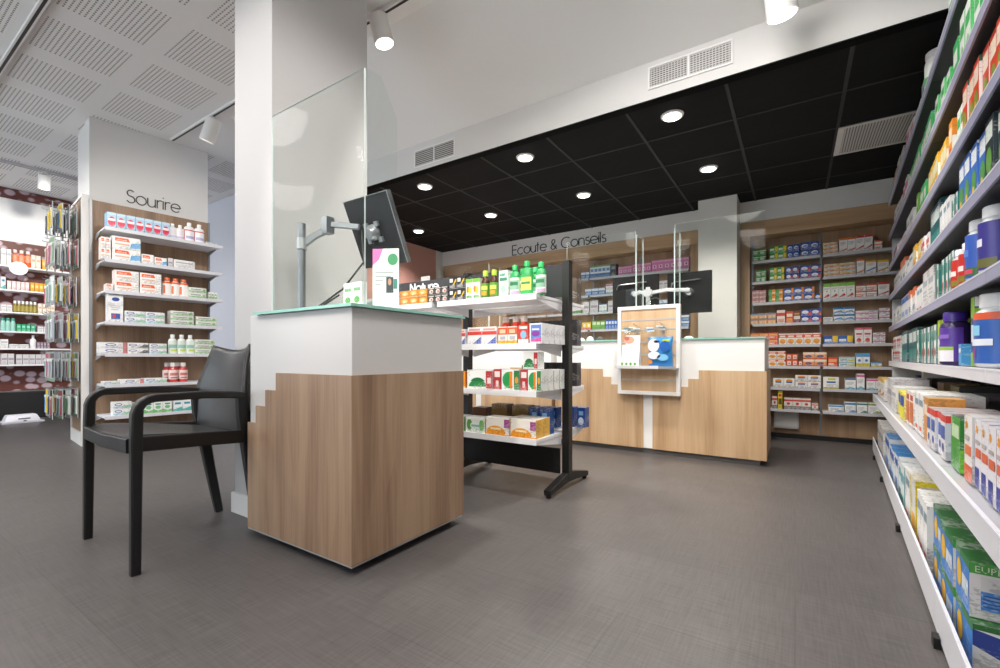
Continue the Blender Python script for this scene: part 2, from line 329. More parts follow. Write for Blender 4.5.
# ------------------------------------------------------------------ cartons
def TL(x0, x1, z0, z1, n, c):    # lines of small print
    d = (z1 - z0) / n
    return [('r', x0, z0 + i * d + d * .3, x0 + (x1 - x0) * (1 if i % 3 else .8), z0 + i * d + d * .72, c) for i in range(n)]
W, OFF = 'f2f1ef', 'e4e2de'
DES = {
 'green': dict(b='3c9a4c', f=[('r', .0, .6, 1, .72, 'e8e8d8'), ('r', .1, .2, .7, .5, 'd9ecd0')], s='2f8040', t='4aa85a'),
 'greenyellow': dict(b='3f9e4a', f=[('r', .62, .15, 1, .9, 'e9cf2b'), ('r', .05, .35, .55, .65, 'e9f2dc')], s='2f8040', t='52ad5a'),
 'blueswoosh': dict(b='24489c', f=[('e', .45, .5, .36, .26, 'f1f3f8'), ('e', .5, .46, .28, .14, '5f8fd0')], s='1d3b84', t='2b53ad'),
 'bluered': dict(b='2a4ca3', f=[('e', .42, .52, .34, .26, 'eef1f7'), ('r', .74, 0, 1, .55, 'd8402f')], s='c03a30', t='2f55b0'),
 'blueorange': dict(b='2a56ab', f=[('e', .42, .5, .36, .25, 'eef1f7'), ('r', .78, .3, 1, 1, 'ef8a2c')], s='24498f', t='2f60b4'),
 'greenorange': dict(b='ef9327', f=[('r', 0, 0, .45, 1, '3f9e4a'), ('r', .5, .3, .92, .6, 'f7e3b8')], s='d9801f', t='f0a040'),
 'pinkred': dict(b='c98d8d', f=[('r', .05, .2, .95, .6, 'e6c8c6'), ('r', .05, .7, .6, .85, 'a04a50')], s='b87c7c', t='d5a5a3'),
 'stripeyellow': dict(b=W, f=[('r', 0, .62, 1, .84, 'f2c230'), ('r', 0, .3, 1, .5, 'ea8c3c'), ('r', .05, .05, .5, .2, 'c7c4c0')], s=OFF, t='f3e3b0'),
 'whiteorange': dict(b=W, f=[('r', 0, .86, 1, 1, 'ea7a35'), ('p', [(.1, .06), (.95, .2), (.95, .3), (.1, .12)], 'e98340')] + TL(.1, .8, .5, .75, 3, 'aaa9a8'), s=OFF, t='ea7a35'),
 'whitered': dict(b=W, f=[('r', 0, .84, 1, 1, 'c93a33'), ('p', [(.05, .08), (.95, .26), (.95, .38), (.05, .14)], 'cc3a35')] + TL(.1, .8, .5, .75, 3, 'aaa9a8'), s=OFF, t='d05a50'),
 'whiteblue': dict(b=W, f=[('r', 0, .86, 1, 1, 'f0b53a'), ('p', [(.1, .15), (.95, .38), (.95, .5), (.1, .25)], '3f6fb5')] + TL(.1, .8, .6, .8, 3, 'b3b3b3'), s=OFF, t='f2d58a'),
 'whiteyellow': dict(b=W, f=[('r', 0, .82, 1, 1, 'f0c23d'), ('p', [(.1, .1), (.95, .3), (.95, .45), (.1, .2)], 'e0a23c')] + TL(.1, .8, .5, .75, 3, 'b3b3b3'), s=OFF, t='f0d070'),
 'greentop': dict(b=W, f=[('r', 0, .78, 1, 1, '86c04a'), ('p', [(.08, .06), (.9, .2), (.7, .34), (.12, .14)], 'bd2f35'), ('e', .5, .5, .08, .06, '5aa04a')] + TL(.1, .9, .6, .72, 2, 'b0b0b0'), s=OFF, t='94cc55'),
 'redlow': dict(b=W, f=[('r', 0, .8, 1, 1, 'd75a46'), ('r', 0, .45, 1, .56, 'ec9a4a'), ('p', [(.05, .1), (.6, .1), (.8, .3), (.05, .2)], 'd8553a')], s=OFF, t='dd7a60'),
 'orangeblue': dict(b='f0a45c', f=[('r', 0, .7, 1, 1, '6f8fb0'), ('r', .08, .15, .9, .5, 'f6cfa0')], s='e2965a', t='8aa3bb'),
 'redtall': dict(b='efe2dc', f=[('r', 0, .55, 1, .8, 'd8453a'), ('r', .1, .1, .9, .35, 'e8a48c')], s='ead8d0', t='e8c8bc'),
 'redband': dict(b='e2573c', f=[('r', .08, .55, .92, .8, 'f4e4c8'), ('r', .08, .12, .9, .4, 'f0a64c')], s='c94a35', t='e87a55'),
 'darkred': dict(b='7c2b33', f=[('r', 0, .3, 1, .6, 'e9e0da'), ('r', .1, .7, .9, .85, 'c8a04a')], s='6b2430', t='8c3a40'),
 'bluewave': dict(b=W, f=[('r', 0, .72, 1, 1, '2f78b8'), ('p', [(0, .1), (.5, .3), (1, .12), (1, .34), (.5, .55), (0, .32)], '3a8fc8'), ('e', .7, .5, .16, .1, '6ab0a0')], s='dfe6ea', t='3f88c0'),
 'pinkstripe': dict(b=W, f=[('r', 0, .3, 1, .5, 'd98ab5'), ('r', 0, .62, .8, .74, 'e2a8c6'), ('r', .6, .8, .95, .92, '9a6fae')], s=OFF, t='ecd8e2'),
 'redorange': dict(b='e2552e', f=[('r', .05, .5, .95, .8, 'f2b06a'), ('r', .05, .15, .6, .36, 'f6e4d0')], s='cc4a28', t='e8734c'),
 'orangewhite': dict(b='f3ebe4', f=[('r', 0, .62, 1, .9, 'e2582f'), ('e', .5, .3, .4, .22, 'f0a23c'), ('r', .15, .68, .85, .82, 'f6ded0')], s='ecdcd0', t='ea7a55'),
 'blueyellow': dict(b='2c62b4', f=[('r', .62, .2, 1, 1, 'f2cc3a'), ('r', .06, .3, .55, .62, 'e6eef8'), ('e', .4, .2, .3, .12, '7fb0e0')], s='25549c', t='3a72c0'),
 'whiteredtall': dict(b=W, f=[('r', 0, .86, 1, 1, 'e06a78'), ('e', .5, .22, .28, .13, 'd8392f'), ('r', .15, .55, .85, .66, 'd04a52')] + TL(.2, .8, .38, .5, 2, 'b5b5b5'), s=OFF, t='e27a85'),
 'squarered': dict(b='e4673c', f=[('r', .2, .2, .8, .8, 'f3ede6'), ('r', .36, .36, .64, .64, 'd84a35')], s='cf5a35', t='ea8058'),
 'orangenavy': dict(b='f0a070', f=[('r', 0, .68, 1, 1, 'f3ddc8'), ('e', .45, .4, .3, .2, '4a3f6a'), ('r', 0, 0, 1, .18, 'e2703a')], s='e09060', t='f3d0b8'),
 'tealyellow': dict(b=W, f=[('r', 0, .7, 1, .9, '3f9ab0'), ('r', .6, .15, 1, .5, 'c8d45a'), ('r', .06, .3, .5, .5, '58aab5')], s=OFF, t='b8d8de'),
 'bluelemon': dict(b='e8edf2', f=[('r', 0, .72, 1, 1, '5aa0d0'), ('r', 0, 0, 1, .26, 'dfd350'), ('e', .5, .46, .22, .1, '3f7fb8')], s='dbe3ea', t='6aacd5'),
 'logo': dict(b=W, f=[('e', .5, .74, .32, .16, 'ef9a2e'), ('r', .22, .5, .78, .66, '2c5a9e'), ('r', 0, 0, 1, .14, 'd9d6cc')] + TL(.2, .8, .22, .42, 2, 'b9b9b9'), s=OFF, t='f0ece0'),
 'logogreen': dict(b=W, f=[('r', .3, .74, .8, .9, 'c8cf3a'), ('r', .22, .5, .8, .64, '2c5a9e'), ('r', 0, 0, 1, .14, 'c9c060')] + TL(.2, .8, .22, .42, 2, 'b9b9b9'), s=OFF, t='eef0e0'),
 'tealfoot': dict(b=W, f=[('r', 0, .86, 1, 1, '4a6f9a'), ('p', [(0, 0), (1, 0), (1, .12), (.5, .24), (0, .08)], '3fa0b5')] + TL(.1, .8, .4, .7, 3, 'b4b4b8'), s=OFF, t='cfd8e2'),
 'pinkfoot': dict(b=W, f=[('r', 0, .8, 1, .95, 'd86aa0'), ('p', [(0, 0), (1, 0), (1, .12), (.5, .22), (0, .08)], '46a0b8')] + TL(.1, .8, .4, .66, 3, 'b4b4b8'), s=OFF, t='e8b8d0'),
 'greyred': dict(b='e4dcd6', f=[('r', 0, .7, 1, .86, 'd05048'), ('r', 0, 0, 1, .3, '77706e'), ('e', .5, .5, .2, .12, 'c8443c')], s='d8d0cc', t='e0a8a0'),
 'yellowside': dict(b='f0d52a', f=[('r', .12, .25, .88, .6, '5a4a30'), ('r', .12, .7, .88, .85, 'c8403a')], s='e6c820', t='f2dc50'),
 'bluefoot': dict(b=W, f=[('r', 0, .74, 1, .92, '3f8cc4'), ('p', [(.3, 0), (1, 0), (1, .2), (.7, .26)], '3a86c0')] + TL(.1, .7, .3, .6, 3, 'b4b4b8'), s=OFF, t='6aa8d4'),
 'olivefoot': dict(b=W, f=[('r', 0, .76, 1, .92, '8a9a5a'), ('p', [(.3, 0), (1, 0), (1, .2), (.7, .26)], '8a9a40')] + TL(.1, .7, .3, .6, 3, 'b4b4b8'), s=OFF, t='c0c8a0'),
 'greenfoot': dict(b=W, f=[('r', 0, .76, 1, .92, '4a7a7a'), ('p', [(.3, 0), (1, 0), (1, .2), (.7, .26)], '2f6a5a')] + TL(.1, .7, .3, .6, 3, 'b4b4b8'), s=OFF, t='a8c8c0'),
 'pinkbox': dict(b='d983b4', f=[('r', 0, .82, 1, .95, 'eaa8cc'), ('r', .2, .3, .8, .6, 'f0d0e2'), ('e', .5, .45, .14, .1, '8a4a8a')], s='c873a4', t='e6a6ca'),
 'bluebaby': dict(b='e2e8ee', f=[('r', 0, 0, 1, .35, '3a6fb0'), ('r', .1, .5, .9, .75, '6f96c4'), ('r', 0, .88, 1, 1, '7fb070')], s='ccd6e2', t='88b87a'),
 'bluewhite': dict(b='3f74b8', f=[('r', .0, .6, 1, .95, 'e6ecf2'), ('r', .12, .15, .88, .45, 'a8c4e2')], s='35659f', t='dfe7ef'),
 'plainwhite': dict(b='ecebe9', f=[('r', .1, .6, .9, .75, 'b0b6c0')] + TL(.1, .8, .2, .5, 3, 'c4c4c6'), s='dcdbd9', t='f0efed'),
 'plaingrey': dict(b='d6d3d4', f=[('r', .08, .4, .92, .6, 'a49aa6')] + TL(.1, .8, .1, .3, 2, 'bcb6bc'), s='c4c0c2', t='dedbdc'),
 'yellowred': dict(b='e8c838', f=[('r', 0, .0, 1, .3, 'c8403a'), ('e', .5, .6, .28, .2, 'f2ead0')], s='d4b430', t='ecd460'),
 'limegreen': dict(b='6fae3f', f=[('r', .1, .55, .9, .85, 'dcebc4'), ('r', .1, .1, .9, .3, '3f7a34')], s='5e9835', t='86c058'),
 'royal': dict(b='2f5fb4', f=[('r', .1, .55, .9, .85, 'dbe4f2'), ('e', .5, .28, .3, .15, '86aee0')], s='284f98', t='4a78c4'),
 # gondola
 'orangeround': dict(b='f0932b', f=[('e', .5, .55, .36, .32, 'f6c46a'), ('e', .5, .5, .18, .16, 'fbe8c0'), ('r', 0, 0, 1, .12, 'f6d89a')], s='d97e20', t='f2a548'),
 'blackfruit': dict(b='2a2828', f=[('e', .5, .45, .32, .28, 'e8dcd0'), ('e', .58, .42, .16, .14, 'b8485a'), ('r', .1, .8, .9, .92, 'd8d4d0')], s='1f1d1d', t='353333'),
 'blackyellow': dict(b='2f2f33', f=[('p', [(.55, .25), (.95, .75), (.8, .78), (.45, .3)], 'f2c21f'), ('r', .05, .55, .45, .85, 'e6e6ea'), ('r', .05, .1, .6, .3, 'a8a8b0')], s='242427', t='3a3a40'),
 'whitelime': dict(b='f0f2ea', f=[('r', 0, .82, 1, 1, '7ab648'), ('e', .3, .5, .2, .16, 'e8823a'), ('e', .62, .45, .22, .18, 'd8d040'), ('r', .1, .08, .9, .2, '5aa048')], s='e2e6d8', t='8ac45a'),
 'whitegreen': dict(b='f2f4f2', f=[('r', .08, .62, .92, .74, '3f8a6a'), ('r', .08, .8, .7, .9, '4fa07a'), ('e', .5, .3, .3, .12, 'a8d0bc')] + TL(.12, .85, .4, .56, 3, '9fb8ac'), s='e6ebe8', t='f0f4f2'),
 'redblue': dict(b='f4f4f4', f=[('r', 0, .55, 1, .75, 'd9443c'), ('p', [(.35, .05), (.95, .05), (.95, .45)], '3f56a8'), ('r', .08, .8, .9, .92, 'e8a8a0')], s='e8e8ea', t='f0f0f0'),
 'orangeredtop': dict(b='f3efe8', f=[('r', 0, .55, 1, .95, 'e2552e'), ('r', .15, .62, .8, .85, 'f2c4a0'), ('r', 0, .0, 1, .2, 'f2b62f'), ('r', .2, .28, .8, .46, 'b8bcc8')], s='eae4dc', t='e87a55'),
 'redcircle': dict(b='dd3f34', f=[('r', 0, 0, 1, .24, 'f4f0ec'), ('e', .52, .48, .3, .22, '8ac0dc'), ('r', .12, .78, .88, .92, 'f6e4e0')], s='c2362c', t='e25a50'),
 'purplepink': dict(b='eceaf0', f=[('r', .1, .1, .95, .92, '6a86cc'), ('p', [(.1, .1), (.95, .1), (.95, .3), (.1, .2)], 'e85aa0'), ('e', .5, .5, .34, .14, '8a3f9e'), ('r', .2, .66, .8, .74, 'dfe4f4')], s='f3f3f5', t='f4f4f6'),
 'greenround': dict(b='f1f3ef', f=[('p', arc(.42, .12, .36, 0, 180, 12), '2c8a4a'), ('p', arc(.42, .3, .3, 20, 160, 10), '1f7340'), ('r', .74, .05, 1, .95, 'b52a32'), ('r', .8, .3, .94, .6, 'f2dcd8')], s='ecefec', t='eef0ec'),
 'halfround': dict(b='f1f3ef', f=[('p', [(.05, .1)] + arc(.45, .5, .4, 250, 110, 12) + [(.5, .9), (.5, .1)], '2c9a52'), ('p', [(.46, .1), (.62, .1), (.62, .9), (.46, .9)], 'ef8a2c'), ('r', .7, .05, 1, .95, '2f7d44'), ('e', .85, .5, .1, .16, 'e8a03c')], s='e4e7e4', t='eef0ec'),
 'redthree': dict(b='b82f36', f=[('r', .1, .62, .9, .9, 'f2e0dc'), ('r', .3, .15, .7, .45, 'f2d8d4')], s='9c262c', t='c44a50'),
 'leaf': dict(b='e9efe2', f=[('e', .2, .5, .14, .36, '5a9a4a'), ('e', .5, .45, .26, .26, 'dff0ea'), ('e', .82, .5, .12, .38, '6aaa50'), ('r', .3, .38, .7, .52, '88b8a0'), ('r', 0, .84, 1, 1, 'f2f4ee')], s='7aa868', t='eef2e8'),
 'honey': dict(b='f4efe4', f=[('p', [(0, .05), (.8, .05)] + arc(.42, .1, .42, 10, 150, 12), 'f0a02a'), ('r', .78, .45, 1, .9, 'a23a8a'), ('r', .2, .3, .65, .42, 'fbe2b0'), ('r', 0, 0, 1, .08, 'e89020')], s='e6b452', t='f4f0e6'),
 'bluetooth': dict(b='1f4f9c', f=[('e', .5, .32, .34, .2, 'dbe8f4'), ('r', .25, .62, .78, .82, '8ab4e0'), ('r', 0, .9, 1, 1, '16407f')], s='1a4587', t='2f62b0'),
 'dark': dict(b='3a3a3e', f=[('r', .1, .55, .9, .8, '8a8a8e'), ('e', .5, .25, .25, .12, '5f5f64')], s='303034', t='48484c'),
 'bronze': dict(b='5e5348', f=[('r', .12, .2, .88, .7, 'c8c4bc'), ('r', .12, .8, .88, .9, 'b07a3a')], s='524840', t='6a5e52'),
 'cardboard': dict(b='8c6d36', f=[], s='7c5f2e', t='9a7a42'), 'cardred': dict(b='6e4328', f=[], s='5f3922', t='80543a'),
 # oral care
 'denture': dict(b='a9cfe8', f=[('e', .5, .42, .42, .32, 'd8204a'), ('r', .12, .46, .88, .62, 'f4e8ee'), ('r', 0, .84, 1, 1, 'c4def0')], s='8fbede', t='c8e0f0'),
 'paste_orange': dict(b='f3f2f0', f=[('p', [(.1, .6), (.62, .6), (.56, .88), (.1, .88)], 'e8652c'), ('p', [(.62, .1), (1, .2), (1, .62), (.66, .5)], '3f9fd8'), ('r', .1, .3, .6, .42, 'e9b49a')], s='f0eeec', t='f5f4f2', text=('elmex', .14, .64, .42, .2, 'fbeee8')),
 'paste_orange_plain': dict(b='f4f2f0', f=[('p', [(.08, .58), (.72, .58), (.64, .88), (.08, .88)], 'ea6a30'), ('r', .1, .28, .7, .4, 'ecbfa8')], s='eedcd4', t='f5f4f2', text=('elmex', .12, .63, .5, .2, 'fbeee8')),
 'paste_blue': dict(b='f3f3f4', f=[('r', 0, .1, .5, .34, 'bfe0ea'), ('r', .55, .1, 1, .5, 'a8dcc0'), ('e', .28, .62, .2, .2, '2f4fa0'), ('e', .28, .62, .15, .12, 'f3f3f4')], s='eceded', t='f6f6f6'),
 'paste_green': dict(b='eef0ea', f=[('r', 0, .12, 1, .4, 'a8d0a0'), ('r', .1, .55, .7, .75, '9aa8a0'), ('e', .86, .5, .08, .3, '5fa84a')], s='e4e6e0', t='f0f2ec'),
 'paste_black': dict(b='f1f1f2', f=[('p', [(.5, .1), (1, .1), (1, .6), (.8, .75), (.66, .4)], '2f3036'), ('e', .25, .58, .2, .2, '2f4fa0'), ('e', .25, .58, .15, .12, 'f1f1f2')], s='e6e6e8', t='f4f4f4'),
 'paste_red': dict(b='f1f1f2', f=[('r', .86, 0, 1, 1, 'e08a88'), ('e', .42, .58, .2, .24, '2f4fa0'), ('e', .42, .58, .15, .14, 'f1f1f2'), ('r', .05, .1, .8, .24, 'd8d8dc')], s='e6e6e8', t='f4f4f4'),
 'bigpack': dict(b='f3f3f3', f=[('e', .5, .8, .26, .07, '2f4fa0'), ('r', .2, .1, .8, .3, '3f5ca8'), ('r', .3, .14, .5, .26, 'd84a40')] + TL(.2, .8, .4, .6, 3, 'c0c4cc'), s='e8e8ea', t='f4f4f4'),
 'greensmile': dict(b='f0f3ee', f=[('p', [(0, 0), (1, 0), (1, .3), (.5, .16), (0, .34)], '4fa848'), ('e', .5, .5, .3, .16, '7ac08a'), ('r', .2, .72, .8, .84, '3a8a7a')], s='e6eae4', t='f2f4f0'),
 'tealsmile': dict(b='eff2f3', f=[('p', [(0, 0), (1, 0), (1, .4), (0, .14)], '5fc0b8'), ('r', .15, .6, .8, .78, '3f8fb0')], s='e4e8ea', t='f2f4f4'),
 # beauty wall
 'cream': dict(b='f3e6d8', f=[('r', .15, .5, .85, .7, 'd8b894')], s='e8d8c8', t='f5ebe0'), 'amber': dict(b='f2b233', f=[('r', .15, .4, .85, .75, 'f6d890')], s='e0a028', t='f4c45c'),
 'blush': dict(b='f2d8d4', f=[('r', .15, .45, .85, .7, 'fbf0ee')], s='e6c8c4', t='f5e2de'), 'emerald': dict(b='2ea878', f=[('r', .15, .5, .85, .8, '8fdcbc')], s='28966a', t='4abc90'),
 'mauve': dict(b='8c7a86', f=[('r', .15, .5, .85, .8, 'b8a8b4')], s='7c6a76', t='9c8a96'),
 # supplement aisle
 'whitegreenA': dict(b='f0f2ee', f=[('r', .1, .6, .9, .8, '3fae5a'), ('e', .5, .3, .3, .14, '8ed08a')], s='4fbf6a', t='f0f2ee', sl=[('r', .1, .2, .9, .8, 'eef4ec')]),
 'greenA': dict(b='45b868', f=[('r', .1, .5, .9, .8, 'eef4ea'), ('e', .5, .25, .3, .12, 'f0f0e0')], s='3aa85c', t='6ccc88', sl=[('r', .15, .15, .85, .5, 'd8efdc')]),
 'pinkA': dict(b='f3eef0', f=[('r', 0, .6, 1, .85, 'd84a86'), ('r', .1, .2, .8, .4, 'e8a8c4')], s='efe8ec', t='f3eef0'),
 'yellowA': dict(b='f2c53c', f=[('r', .1, .5, .9, .85, 'f6ecc8'), ('e', .5, .26, .3, .14, 'e88a2c')], s='f4f0e4', t='f4d670', sl=[('r', 0, .7, 1, 1, 'eeb42c')]),
 'orangeA': dict(b='f09a34', f=[('r', .1, .5, .9, .85, 'f8e4c4'), ('e', .5, .26, .3, .14, 'd8542c')], s='f2efe8', t='f2b060', sl=[('r', 0, .62, 1, 1, 'ee8e28')]),
 'redbook': dict(b='d9452c', f=[('r', .08, .62, .92, .9, 'f2dcc8'), ('e', .5, .32, .36, .2, '8a9a3a'), ('e', .38, .26, .14, .1, 'f0b050')], s='e9e6e2', t='3a5a48', sl=[('r', .72, 0, 1, 1, 'd84a30'), ('r', 0, .9, 1, 1, '3f6a50')] + TL(.1, .65, .2, .8, 8, 'b4b0ac')),
 'bluephoto': dict(b='3a6fc0', f=[('r', .08, .66, .92, .92, 'eaf0f6'), ('e', .5, .36, .36, .2, '5a9a4a'), ('e', .4, .2, .18, .1, 'f0c04a')], s='f0f0f2', t='2f5a4a', sl=[('r', .0, .05, .3, .95, '3a6fc0'), ('r', .35, .85, .9, .95, '2f3038')] + TL(.4, .9, .15, .75, 7, 'a8acb8')),
 'darkphoto': dict(b='26343c', f=[('r', .08, .66, .92, .92, 'dfe8e0'), ('e', .5, .36, .36, .2, '6aa04a')], s='eeeeef', t='2c3a40', sl=[('r', 0, 0, .22, 1, '2a3a40'), ('r', .4, .3, .8, .6, '3a4048'), ('r', .35, .85, .9, .95, '2f3038')]),
 'tealbox': dict(b='1f5f63', f=[('r', .1, .6, .9, .9, 'd8e6e4'), ('r', .1, .1, .9, .4, '2f8a84')], s='1c5458', t='2a6a6c', sl=[('r', .1, .86, .9, .95, '5fa8a4')] + TL(.15, .85, .2, .7, 7, '4f8f90')),
 'tealwhite': dict(b='eef1ef', f=[('r', 0, 0, .4, 1, '1f6f66'), ('r', .5, .6, .9, .85, '6aa89c'), ('e', .7, .3, .16, .12, 'b84a4a')], s='e9edeb', t='eef1ef', sl=[('r', .0, 0, .3, 1, '2a7a70'), ('r', .4, .15, .9, .3, 'c04a4a')] + TL(.4, .9, .4, .85, 6, 'a8b4b0')),
 'whiteA': dict(b='f1f1f0', f=[('r', .1, .7, .9, .85, '8aa0b0'), ('r', .1, .1, .6, .2, 'd86a4a')], s='eaeae9', t='f3f3f2', sl=TL(.12, .88, .2, .8, 8, 'c6c6c8')),
 'orangewhiteA': dict(b='f1efec', f=[('r', 0, .7, 1, 1, 'e8743c'), ('r', .15, .2, .8, .4, '8aa0b0')], s='eceae8', t='ea8a58', sl=[('r', 0, .84, 1, 1, 'e8743c')] + TL(.12, .88, .2, .7, 6, 'c0c0c2')),
 'bluewhiteA': dict(b='eef0f3', f=[('r', 0, .74, 1, .96, '2f62b4'), ('r', .15, .2, .8, .4, '8ab0d8')], s='ebedf0', t='dbe4ee', sl=[('r', .0, .72, 1, .95, '3a78c4')] + TL(.12, .88, .15, .65, 6, 'b8c0c8')),
 'redwhiteA': dict(b='f3f0ef', f=[('r', 0, .58, 1, .78, 'd84a48'), ('r', .1, .15, .9, .32, 'e8a09a'), ('e', .5, .46, .14, .07, 'c83a3a')], s='f0eceb', t='f3f0ef', sl=[('r', .1, .55, .9, .75, 'dd6a66')]),
 'limeA': dict(b='eef2e6', f=[('r', 0, .6, 1, 1, 'b4d23a')], s='e8ecdf', t='bcd84a', sl=[('r', 0, .62, 1, 1, 'b4d23a'), ('r', .1, .1, .9, .4, '7a5a9a')]),
 'navygreen': dict(b='2a4a8c', f=[('r', 0, .7, 1, 1, '8cc63a'), ('r', 0, 0, 1, .2, '8cc63a'), ('r', .15, .35, .85, .6, 'dfe8f2')], s='2f5498', t='8cc63a', sl=[('r', 0, .86, 1, 1, 'eeeeee'), ('r', .55, .88, .95, .98, '5a5a66'), ('r', 0, .7, 1, .84, '8cc63a'), ('r', 0, 0, 1, .16, '8cc63a'), ('r', .15, .35, .85, .6, 'c8d8ee')]),
 'skyblue': dict(b='4fa4dc', f=[('r', .1, .6, .9, .8, 'f0f6fa')], s='4a9ad2', t='6ab4e4'),
 'yellowbluebox': dict(b='f0e23a', f=[('r', .1, .5, .9, .9, '2a4fa8')], s='eee0a0', t='f2e860', sl=[('r', .2, .5, .8, 1, '2a4fa8'), ('r', .2, .15, .8, .28, 'f6f0a0')]),
 'orangeredbox': dict(b='f0e8e2', f=[('r', 0, .1, 1, .7, 'd8743c'), ('r', .1, .75, .9, .9, 'c84a38')], s='efe9e4', t='efe9e4', sl=[('r', .3, .1, .9, .85, 'd08040')] + TL(.32, .88, .2, .7, 6, '8a5a30')),
 'tanbox': dict(b='dd9a4e', f=[('r', .1, .6, .9, .85, 'f2e0c4')], s='cf9248', t='e4ac6a', sl=TL(.15, .85, .15, .85, 10, 'b67c38')),
 'redbluebox': dict(b='ece8ea', f=[('r', 0, .84, 1, 1, 'd8423c'), ('r', .1, .45, .9, .75, '4a68b4'), ('e', .5, .25, .2, .1, '2f4f9a')], s='c8ccd8', t='b8b4b6', sl=[('r', 0, .84, 1, 1, 'dd4a44'), ('r', .1, .5, .9, .78, '4a66b4')] + TL(.1, .9, .1, .42, 5, '7a88b8')),
 'greenbox': dict(b='3f9a3a', f=[('r', .1, .6, .9, .85, 'c8e4b8')], s='2f7a34', t='3a4a3e', sl=[('r', 0, 0, 1, .42, '7ac43f'), ('r', .35, .3, .75, .9, '1f5a2a'), ('r', .45, .34, .65, .86, 'c8e0c0')]),
 'orangetextbox': dict(b='f3efeb', f=[('r', 0, 0, 1, .25, 'dd5a2c'), ('r', .12, .4, .88, .55, 'e8784a'), ('e', .3, .85, .14, .06, 'f0a83a'), ('r', .12, .62, .7, .7, 'b8b4b0')], s='d8d4d2', t='cfccca', sl=TL(.1, .9, .1, .9, 12, 'b2b0b4')),
 'purplebox': dict(b='eceaf0', f=[('r', 0, 0, .6, .3, '2f3f9a'), ('e', .3, .85, .14, .06, 'f0a83a'), ('r', .12, .45, .88, .58, 'e06a4a'), ('r', .12, .64, .7, .7, 'b8b4b0')], s='4a56b0', t='c8c6cc', sl=[('r', 0, .9, 1, 1, '3f8fd0'), ('r', .0, .84, 1, .9, 'e88a2c'), ('r', .0, 0, .08, 1, 'd84a48'), ('r', .15, .42, .9, .8, '3a469c')] + TL(.18, .86, .1, .38, 4, '8a94d0')),
 'yellowframe': dict(b='e9e6da', f=[('r', 0, .0, .16, 1, 'f0dc2a'), ('r', .3, .1, .9, .4, 'f2b83a')], s='e3dfd6', t='e6dfc8', sl=[('r', 0, .92, 1, 1, 'ecd82a'), ('r', 0, 0, .07, 1, 'ecd82a'), ('r', .3, .12, .9, .3, 'cfcbc4'), ('r', .2, .6, .34, .68, '9a9a9a')]),
 'tealfringe': dict(b='e4ecec', f=[('r', 0, .0, .7, .3, '2f8f8a'), ('r', .1, .6, .9, .8, '6ab0b8')], s='dfe6e8', t='e2e4e6', sl=[('r', 0, 0, .25, 1, '4aa0a0')] + TL(.35, .9, .2, .85, 6, 'b4bcc0')),
 'bluelid': dict(b='e6e9ee', f=[('r', .0, .72, 1, .9, '2f5fb4'), ('r', .1, .2, .8, .4, '7aa4d4')], s='e2e5ea', t='3a7fc0', sl=TL(.1, .9, .2, .8, 6, 'b4bac4')),
 'sleepend': dict(b='2f7fd0', f=[('r', 0, .84, 1, 1, '2f7a3a'), ('e', .28, .5, .17, .28, 'f2c030'), ('r', .5, .3, .95, .6, 'dfeaf4')], s='d9d6d6', t='2f6a34', sl=[('r', 0, .8, 1, 1, '4a9a42'), ('r', .1, .5, .9, .76, 'd0cdcd'), ('r', .1, .16, .9, .5, '3f7fc8')] + TL(.12, .88, .2, .46, 4, '2a5a9a'), stext=('EUPHY', .04, .835, .42, .12, 'cfe0c4')),
 'sleepbox': dict(b='2f7fd0', f=[('r', 0, .84, 1, 1, '2f7a3a'), ('e', .28, .5, .17, .28, 'f2c030'), ('r', .5, .3, .95, .6, 'dfeaf4')], s='d9d6d6', t='2f6a34', sl=[('r', 0, .82, 1, 1, '4a9a42'), ('r', .1, .5, .9, .76, 'd0cdcd'), ('r', .1, .16, .9, .5, '3f7fc8')] + TL(.12, .88, .2, .46, 4, '2a5a9a')),
 'sleepwave': dict(b='3f86d0', f=[('r', 0, .84, 1, 1, '2f7a3a'), ('e', .28, .5, .17, .28, 'f2c030')], s='e4e6e6', t='2f6a34', sl=[('p', [(0, .9), (.3, .82), (.55, .5), (1, .22), (1, 0), (.7, 0), (.4, .35), (0, .62)], '2a3f8c'), ('p', [(.3, .9), (.55, .75), (.75, .45), (1, .3), (1, .8), (.8, .95)], '2f9a48'), ('r', 0, .9, 1, 1, '2f6a34')]),
}
CART = {}
